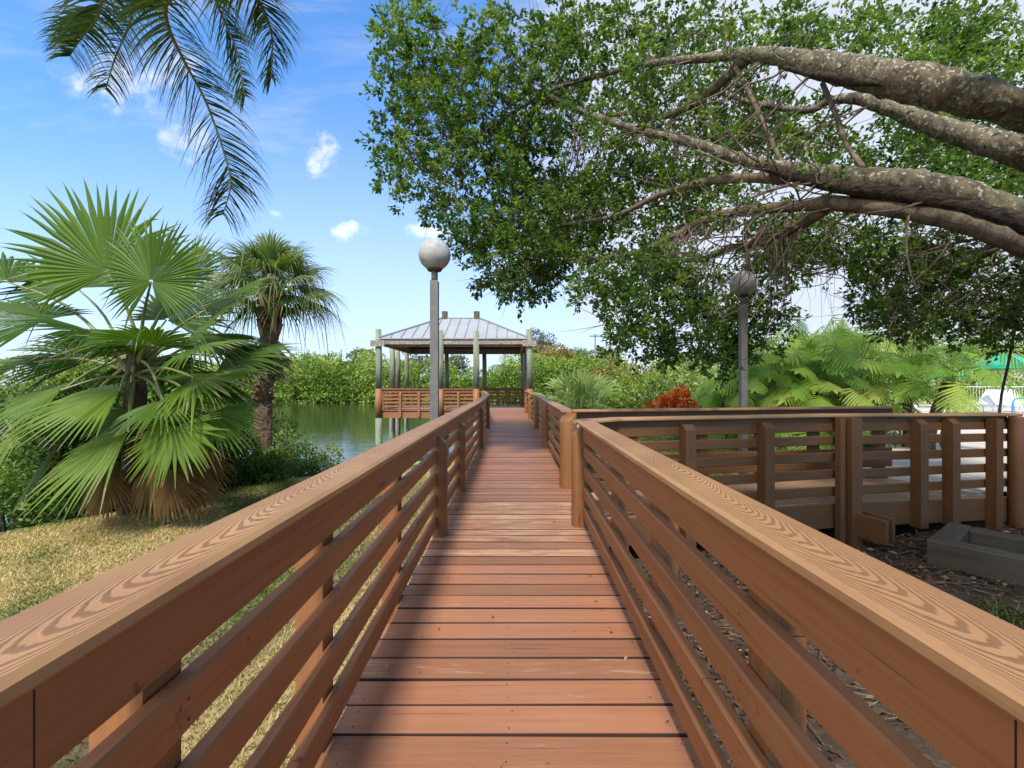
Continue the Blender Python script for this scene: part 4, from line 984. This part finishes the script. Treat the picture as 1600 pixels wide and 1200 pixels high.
# ------------------------------------------------------------------ pool terrace
def lounger(px,d,rz,label):
    q=at(px,640,d); t=thing('sun_lounger',label,'sun lounger',(q.x,q.y,-.1),'white sun loungers on the pool terrace')
    Mx=Matrix.Rotation(rz,4,'Z')
    def w(x,y,z): v=Mx@V3((x,y,z)); return v+V3((q.x,q.y,-.1))
    m2=MB()
    for s in (-.32,.32): tube(m2,[w(-.9,s,.36),w(.35,s,.36)],.02,8); tube(m2,[w(.35,s,.36),w(.92,s,1.02)],.02,8)
    tube(m2,[w(.92,-.32,1.02),w(.92,.32,1.02)],.02,8); tube(m2,[w(-.9,-.32,.36),w(-.9,.32,.36)],.02,8); m2.build('frame',M['white'],t,True)
    def slab(a,b,nm):
        m=MB(); n=12
        for k in range(n):
            p0=a[0]+(b[0]-a[0])*k/n,a[1]+(b[1]-a[1])*k/n; p1=a[0]+(b[0]-a[0])*(k+.86)/n,a[1]+(b[1]-a[1])*(k+.86)/n
            m.add([w(p0[0],-.31,p0[1]),w(p1[0],-.31,p1[1]),w(p1[0],.31,p1[1]),w(p0[0],.31,p0[1]),w(p0[0],-.31,p0[1]-.012),w(p1[0],-.31,p1[1]-.012),w(p1[0],.31,p1[1]-.012),w(p0[0],.31,p0[1]-.012)],[(0,1,2,3),(7,6,5,4),(0,4,5,1),(1,5,6,2),(2,6,7,3),(3,7,4,0)])
        m.build(nm,M['sling'],t)
    slab((-.88,.375),(.34,.375),'seat'); slab((.36,.385),(.90,1.02),'backrest')
    for x in (-.75,.3):
        for s in (-.32,.32): m2=MB(); tube(m2,[w(x,s,.36),w(x-.06,s,0)],.018,8); m2.build('leg',M['white'],t,True)
lounger(1508,20.3,R(160),'white strap lounger leftmost by the pool, back raised and turned left')
lounger(1531,20.8,R(12),'white strap lounger with raised back facing left, second from the left')
lounger(1581,20.0,R(80),'white strap lounger seen from behind at the right end')
lounger(1606,20.6,R(86),'white strap lounger cut by the right edge of the photo')
def parasol(px,py,d,r,label):
    q=at(px,py,d); t=thing('parasol',label,'umbrella',(q.x,q.y,-.1),'green pool umbrellas')
    m2=MB(); tube(m2,[(q.x,q.y,-.1),(q.x,q.y,q.z+.35)],.022,8); m2.build('pole',M['white'],t,True)
    m2=MB(); n=8; top=(q.x,q.y,q.z+.42); rim=[(q.x+r*math.cos(2*math.pi*k/n),q.y+r*math.sin(2*math.pi*k/n),q.z-.12) for k in range(n)]
    mid=[(q.x+.55*r*math.cos(2*math.pi*k/n),q.y+.55*r*math.sin(2*math.pi*k/n),q.z+.20) for k in range(n)]; dn=[(a,b,c-.16) for a,b,c in rim]
    for k in range(n):
        k2=(k+1)%n; m2.add([top,mid[k],mid[k2]],[(0,1,2)]); m2.add([mid[k],rim[k],rim[k2],mid[k2]],[(0,1,2,3)]); m2.add([rim[k],dn[k],dn[k2],rim[k2]],[(0,1,2,3)])
    m2.build('canopy',M['umbrella'],t)
parasol(1566,566,19.0,.95,'green pool umbrella at the far right, the larger one in view')
parasol(1478,583,24.5,.85,'smaller green pool umbrella seen through the philodendron leaves')
a=at(1380,640,24.8); fn=thing('pool_fence','white metal pool fence behind the loungers','fence',(a.x,a.y,-.1))
m2=MB()
for z in (.05,1.05): tube(m2,[(a.x,24.8,z),(a.x+16,24.4,z)],.02,6)
m2.build('rail',M['white'],fn)
m2=MB()
for k in range(100): x=a.x+.16*k; tube(m2,[(x,24.8-.4*k*.16/16,.05),(x,24.8-.4*k*.16/16,1.05)],.008,4)
m2.build('pickets',M['white'],fn)
for k in range(6): m2=MB(); x=a.x+.4+3*k; tube(m2,[(x,24.75-.07*k,-.1),(x,24.75-.07*k,1.35)],.045,8); m2.build('post',M['white'],fn,True)
q=at(1590,640,14.5); lad=thing('pool_handrail','curved blue pool handrail at the right edge','handrail',(q.x,q.y,-.1))
m2=MB(); pts=smooth_path([(q.x-.15,q.y,-.1),(q.x-.15,q.y,.55),(q.x-.05,q.y,.72),(q.x+.25,q.y,.74),(q.x+.42,q.y,.6),(q.x+.46,q.y,-.1)],5); tube(m2,[tuple(p) for p in pts],.03,8); m2.build('tube',M['blue'],lad,True)
q=at(1395,640,15.5); wl=thing('low_wall','low pale stucco wall behind the philodendron bed','wall',(q.x,q.y,-.2))
m2=MB(); extrude(m2,rprof(-.1,.1,-.25,.52,.01),[(q.x-3.0,15.6,0),(q.x+1.1,15.9,0)],.5); m2.build('wall_body',M['wall'],wl)
m2=MB(); extrude(m2,rprof(-.14,.14,.522,.58,.01),[(q.x-3.05,15.6,0),(q.x+1.15,15.9,0)],.5); m2.build('coping',M['concrete'],wl)

# ------------------------------------------------------------------ far bank
ls=LeafSet()
for k in range(330):
    x=RNG.uniform(-75,34); y=66.5+RNG.uniform(0,12); hgt=RNG.uniform(2.6,5.2)+(y-66)*.12+1.0*math.sin(x*.17)+.6*math.sin(x*.5+1)
    w=RNG.uniform(1.6,3.0); tt=np.clip(RNG.normal(.5,.16),.1,.9)
    for j in range(5):
        f=j/4; blob(ls,(x+RNG.normal()*.9,y+RNG.normal()*.6-(.6 if f<.3 else 0),-1.2+hgt*f),(w*(1-.45*f),w*.7,1.0),90,.42,.24,np.clip(tt+RNG.normal()*.08,.05,.95),.16,.3,.6)
tag(ls.build('mangrove_thicket',M['mangrove']),'continuous bright green mangrove thicket along the far bank of the water','mangroves',None,'stuff')
def tree(label,px,d,top,rad,mat,ti,n=2600,L=.5,trunk_r=.18,name='tree',flat=.6,nb=16,bare=.35):
    q=at(px,600,d); zb=-.6; ztop=EYE+(600-top)/F*d; t=thing(name,label,'tree',(q.x,q.y,zb),'trees rising behind the far bank'); H=ztop-zb
    m2=MB(); tube(m2,[(q.x,q.y,zb-.3),(q.x+.2,q.y,zb+H*.4),(q.x+.1,q.y,zb+H*.85)],[trunk_r,trunk_r*.7,trunk_r*.2],8,.5,0,.05)
    ls=LeafSet(); 
    for k in range(nb):
        u=RNG.normal(size=3); u/=np.linalg.norm(u); zc=zb+H*(bare+(1-bare)*.5); c=np.array([q.x,q.y,zc])+u*np.array([rad,rad,H*(1-bare)*.5])*RNG.uniform(.35,.85)
        tube(m2,[(q.x+.15,q.y,zb+H*(bare+.1*random.random())),tuple(c)],[trunk_r*.35,trunk_r*.1],5)
        blob(ls,c,(rad*.42,rad*.42,H*.14*flat+rad*.12),n//nb,L,L*.5,np.clip(ti+RNG.normal()*.12,.05,.95))
    m2.build('trunk',M['twig'],t,True); ls.build('crown',M[mat],t)
tree('dark flat topped pine just right of the gazebo roof',838,92,517,4.2,'grey',.35,2000,.5,flat=.5,bare=.55)
tree('rounded tan and rust coloured tree right of the gazebo post',862,80,538,5.2,'rust',.62,3600)
tree('thin grey tree beside the utility pole',925,95,532,5.0,'grey',.55,2200)
tree('grey green tree crown left of the utility pole',900,90,548,4.6,'grey',.45,2200)
tree('grey tree seen under the left end of the gazebo roof',648,100,545,4.6,'grey',.4,2200)
tree('rust tinted tree just left of the gazebo',556,90,560,4.0,'rust',.5,2200)
tree('small grey tree crown under the gazebo roof centre',712,96,550,4.0,'grey',.5,1800)
tree('green tree crown above the mangroves left of the cabbage palm trunk gap',480,96,555,5.5,'wild',.35,2600)
tree('olive tree crown above the mangroves at the water bend',505,88,562,4.2,'wild',.5,2200)
tree('yellow green tree behind the hedge right of the far lamp post',1300,60,520,5.0,'wild',.6,3000)
tree('dark green tree behind the hedge left of the far lamp post',1080,75,548,5.0,'wild',.4,2600)
tree('tall green tree far right behind the pool hedge',1420,62,505,6.0,'wild',.5,3000)
tree('pale green tree at the far right edge',1560,60,515,6.0,'wild',.65,3000)
# distant feather palm
q=at(567,600,85); dp=thing('distant_palm','small feather palm standing above the mangroves left of the gazebo','palm',(q.x,q.y,-.6))
top=V3((q.x,q.y,EYE+(600-552)/F*85)); m2=MB(); tube(m2,[(q.x,q.y,-.8),tuple(top)],[.22,.16],8); m2.build('trunk',M['palmbark'],dp,True)
for k in range(14):
    a=k*2.4; o=V3((math.cos(a),math.sin(a),0)); e=random.uniform(.2,1.0)
    pinnate(dp,[tuple(top),tuple(top+o*1.1+V3((0,0,1.0*e))),tuple(top+o*2.3+V3((0,0,.7*e-.5))),tuple(top+o*2.9+V3((0,0,-.3-.8*(1-e))))],.9,n=18,wd=.07,tint=.6,rr=.04)
def upole(px,top,d,label,arm=True):
    q=at(px,600,d); zt=EYE+(600-top)/F*d; t=thing('utility_pole',label,'utility pole',(q.x,q.y,-.6),'utility poles')
    m2=MB(); tube(m2,[(q.x,q.y,-.8),(q.x,q.y,zt)],[.20,.14],8); m2.build('pole',M['utility'],t,True)
    if arm:
        m2=MB(); box(m2,q.x-1.1,q.x+1.1,q.y-.22,q.y-.14,zt-.55,zt-.38); m2.build('crossarm',M['utility'],t)
        for s in (-.95,-.35,.35,.95): m2=MB(); lathe(m2,[(.001,0),(.07,.0),(.09,.1),(.05,.2),(.001,.22)],(q.x+s,q.y-.18,zt-.38),8); m2.build('insulator',M['lamp_pole'],t,True)
    return V3((q.x,q.y,zt))
u1=upole(930,522,88,'utility pole with crossarm above the hedge right of the gazebo')
u2=upole(1238,508,80,'utility pole in the sky gap right of the far lamp post')
u3=upole(533,545,95,'short plain pole above the mangroves left of the gazebo',False)
wr=thing('power_lines','thin power lines strung between the utility poles','cable',tuple(u1))
for k,s in enumerate((-.95,.35,.95)):
    m2=MB(); a=u1+V3((s,-.18,-.15)); b=u2+V3((s,-.18,-.15)); tube(m2,[a.lerp(b,t)-V3((0,0,1.4*4*t*(1-t)*.5)) for t in [i/10 for i in range(11)]],.014,4,.5,0,0,False); m2.build('wire',M['wire'],wr)

# ------------------------------------------------------------------ grass and litter (nobody could count them)
def blades(n,x0,x1,y0,y1,hmin,hmax,tfun,keep):
    x=RNG.uniform(x0,x1,n); y=y0+(y1-y0)*RNG.random(n)**1.35; m=keep(x,y); x,y=x[m],y[m]; n=len(x); z=height(x,y)-.004
    a=RNG.uniform(0,2*np.pi,n); h=RNG.uniform(hmin,hmax,n); ln=RNG.uniform(.3,1.5,n)*h; w=RNG.uniform(.0018,.004,n)*(1+y*.10)
    e=np.stack([-np.sin(a),np.cos(a),0*a],-1)*w[:,None]; o=np.stack([np.cos(a)*ln,np.sin(a)*ln,h],-1); b=np.stack([x,y,z],-1); mid=b+o*.55+np.stack([0*a,0*a,h*.12],-1)
    V=np.stack([b-e,b+e,mid+e*.8,b+o,mid-e*.8],1).reshape(-1,3); T=tfun(x,y)
    return V,np.arange(n*5).reshape(-1,5),T
def gnoise(x,y): return .5+.22*np.sin(x*1.7+1.3*np.sin(y*1.1))+.2*np.sin(y*2.3+1.7*np.sin(x*1.9))+.12*np.sin(x*6+y*5)
V,Qd,T=blades(210000,-6.2,-.5,.1,9.0,.012,.036,lambda x,y:np.clip(.68-.60*sstep(.40,.85,gnoise(x,y))-.22*sstep(-2.2,-1.0,x)*sstep(3.5,1.0,y)+RNG.normal(size=len(x))*.2,0,1),lambda x,y:(shore_d(x,y)>1.0)&(x<-.62))
tag(build_np('grass',V,Qd,T,M['grass']),'short sun dried yellow and green grass left of the boardwalk','grass',None,'stuff')
V,Qd,T=blades(42000,.8,9,7.0,17,.03,.09,lambda x,y:np.clip(.42+RNG.normal(size=len(x))*.16,0,1),lambda x,y:(shore_d(x,y)>.6)&(x<5.5+.1*y))
tag(build_np('lawn_grass',V,Qd,T,M['grass']),'sunlit green lawn behind the side ramp','grass',None,'stuff')
cl=[(3.3,3.0),(3.9,2.5),(4.4,2.9),(2.6,3.2),(1.2,1.0),(1.0,1.35),(3.2,1.9),(4.1,2.0),(2.0,1.4)]
def near(x,y):
    m=np.zeros(len(x),bool)
    for cx,cy in cl: m|=(np.hypot(x-cx,y-cy)+RNG.normal(size=len(x))*.06<.17)
    return m
V,Qd,T=blades(30000,.7,5,.4,3.6,.04,.13,lambda x,y:np.clip(.2+RNG.normal(size=len(x))*.12,0,.6),near)
tag(build_np('weed_tufts',V,Qd,T,M['grass']),'scattered green grass tufts on the dirt under the tree','grass',None,'stuff')
ls=LeafSet()
def litter(n,x0,x1,y0,y1,keep=None,L=(.02,.055),tm=.5):
    x=RNG.uniform(x0,x1,n); y=RNG.uniform(y0,y1,n); m=gnoise(x*1.3,y*1.4)+RNG.normal(size=n)*.25>.38
    if keep is not None: m&=keep(x,y)
    x,y=x[m],y[m]; n=len(x); p=np.stack([x,y,height(x,y)+RNG.uniform(.004,.02,n)],-1); d=RNG.normal(size=(n,3))*np.array([1,1,.22]); LL=RNG.uniform(*L,n)
    V,_,_=leaves_np(p,d,LL,LL*.42,None,normal=RNG.normal(size=(n,3))*.35+np.array([0,0,1.0])); ls.add(V,np.clip(RNG.normal(tm,.24,n),0,1))
litter(15000,.6,7.5,-.2,5.2); litter(5000,.62,2.4,.1,4.0,L=(.02,.05),tm=.45); litter(2600,-.95,-.5,.1,6,L=(.02,.045),tm=.7); litter(2500,1.5,7.5,3.6,5.0,L=(.04,.085),tm=.72); litter(5000,5.2,10.5,6.3,9.5,L=(.04,.09)); litter(2200,-5,-.7,1,6,L=(.02,.04),tm=.6); litter(3000,1.0,6,6.0,7.6,L=(.03,.07))
n=130; x=RNG.uniform(-.6,.62,n); x=np.where(RNG.random(n)<.6,np.sign(x)*RNG.uniform(.42,.6,n),x); y=RNG.uniform(.9,9,n); p=np.stack([x,y,np.full(n,.006)],-1); d=RNG.normal(size=(n,3))*np.array([1,1,.06]); LL=RNG.uniform(.008,.032,n)
V,_,_=leaves_np(p,d,LL,LL*.4,None,normal=RNG.normal(size=(n,3))*.15+np.array([0,0,1.0])); ls.add(V,np.clip(RNG.normal(.75,.25,n),0,1))
tag(ls.build('leaf_litter',M['litter']),'brown fallen leaves scattered over the dirt and deck','leaves',None,'stuff')
m2=MB()
for k in range(520):
    x=random.uniform(.9,7.2); y=random.uniform(.4,5.0); a=random.uniform(0,6.28); L=random.uniform(.06,.4); z=hz(x,y)+.012
    p0=V3((x,y,z)); p2=p0+V3((math.cos(a)*L,math.sin(a)*L,random.uniform(0,.02))); p1=(p0+p2)/2+V3((random.gauss(0,.02),random.gauss(0,.02),.012)); r=random.uniform(.0018,.005)
    tube(m2,[p0,p1,p2],[r,r,r*.4],4,random.random(),0,0,False)
tag(m2.build('fallen_twigs',M['twig']),'thin dry twigs strewn on the dirt under the tree','twigs',None,'stuff')

# ------------------------------------------------------------------ sun, sky, camera
SUN=Vector((-.09,-.62,.84)).normalized()
sd=bpy.data.lights.new('sun','SUN'); sd.energy=3.7; sd.angle=R(8); sd.color=(1,.95,.87)
so=bpy.data.objects.new('sun',sd); COL.objects.link(so); so.rotation_euler=(-SUN).to_track_quat('-Z','Y').to_euler(); so.location=(0,-20,30)
w=bpy.data.worlds.new('World'); S.world=w; w.use_nodes=True; t=NT.__new__(NT); t.t=w.node_tree; t.t.nodes.clear()
t.out=t.t.nodes.new('ShaderNodeOutputWorld')
sky=t.n('TexSky',sky_type='NISHITA',sun_disc=False,sun_elevation=math.asin(SUN.z),sun_rotation=math.atan2(SUN.x,SUN.y),air_density=1.0,dust_density=.6,ozone_density=2.2)
gen=t.n('TexCoord').outputs['Generated']; sx=t.n('SeparateXYZ',{0:gen}); x,y,z=sx.outputs
yy=t.math('MAXIMUM',y,.05); u=t.math('DIVIDE',x,yy); v=t.math('DIVIDE',z,yy); uvw=t.n('CombineXYZ',{0:u,1:v,2:0.0}).outputs[0]
dist=t.noise(uvw,6.5,6,.62); dist2=t.noise(uvw,19,4,.6)
tot=None
for px,py,sxx,syy,k in [(506,243,44,42,1.0),(408,336,58,14,.95),(545,361,40,20,1.0),(665,362,62,18,.95),(225,120,120,70,.75),(285,215,60,48,.6),(330,322,40,9,.6)]:
    du=t.math('DIVIDE',t.math('SUBTRACT',u,(px-800)/F),sxx/F); dv=t.math('DIVIDE',t.math('SUBTRACT',v,(600-py)/F),syy/F)
    r2=t.math('ADD',t.math('MULTIPLY',du,du),t.math('MULTIPLY',dv,dv))
    q=t.math('SUBTRACT',t.math('ADD',t.math('MULTIPLY',t.math('SUBTRACT',dist,.5),4.6),t.math('MULTIPLY',t.math('SUBTRACT',dist2,.5),2.6)),r2)
    c=t.math('MULTIPLY',t.smooth(q,-1.1,.9),k); tot=c if tot is None else t.math('MAXIMUM',tot,c)
puff=t.math('MULTIPLY',tot,t.smooth(y,.02,.25))
veil=t.math('MULTIPLY',t.smooth(t.math('ADD',t.math('MULTIPLY',u,1.2),t.noise(t.mapping(uvw,(1,2.5,1)),1.6,4,.6)),.36,.80),.92)
hor=t.math('MULTIPLY',t.math('SUBTRACT',1.0,t.smooth(v,-.25,.74)),1.0)
cirrus=t.math('MULTIPLY',t.smooth(t.noise(t.mapping(uvw,(1.3,3.6,1),(3,1,0)),1.5,7,.62,.5),.47,.75),.42)
tot=t.math('MAXIMUM',t.math('MAXIMUM',tot,cirrus),t.math('MAXIMUM',veil,hor)); fy=t.smooth(y,.02,.25); back=t.math('MULTIPLY',t.math('SUBTRACT',1.0,fy),t.math('MULTIPLY',t.smooth(t.noise(gen,2.2,5,.6),.45,.7),.3))  # back: unseen clouds behind the lens, added to whiten the ambient light
tot=t.math('ADD',t.math('MULTIPLY',tot,fy),back,clamp=True)
skyc=t.mix(1.0,sky.outputs[0],(.82,1.30,1.72,1),'MULTIPLY')
cc=t.smooth(puff,.1,.6)
colr=t.mix(tot,skyc,t.mix(cc,(4.2,4.4,5.05,1),(6.0,6.1,6.4,1)))
bank=t.smooth(t.math('SUBTRACT',t.math('MULTIPLY',x,-1.0),t.math('MULTIPLY',t.math('MAXIMUM',y,0.0),1.2)),.05,.45)  # unseen bright cloud bank, added as fill for faces turned left
bank=t.math('MULTIPLY',bank,t.math('MULTIPLY',t.smooth(t.noise(gen,1.9,5,.6),.25,.6),t.math('MULTIPLY',t.smooth(z,-.02,.15),t.math('SUBTRACT',1.0,t.smooth(z,.75,.95)))))
colr=t.mix(bank,colr,(10.5,10.2,9.6,1))
bg=t.n('Background',{'Color':colr,'Strength':.135}); t.t.links.new(bg.outputs[0],t.out.inputs[0])
cam=bpy.data.cameras.new('camera'); co=bpy.data.objects.new('camera',cam); COL.objects.link(co); co.location=(0,0,EYE); co.rotation_euler=(R(90),0,0)
cam.sensor_width=36; cam.lens=F/1600*36; cam.clip_start=.02; cam.clip_end=4000; S.camera=co
S.view_settings.view_transform='Standard'; S.view_settings.look='None'; S.view_settings.exposure=.55; S.view_settings.gamma=1
S.cycles.max_bounces=8; S.cycles.transmission_bounces=4; S.cycles.diffuse_bounces=4
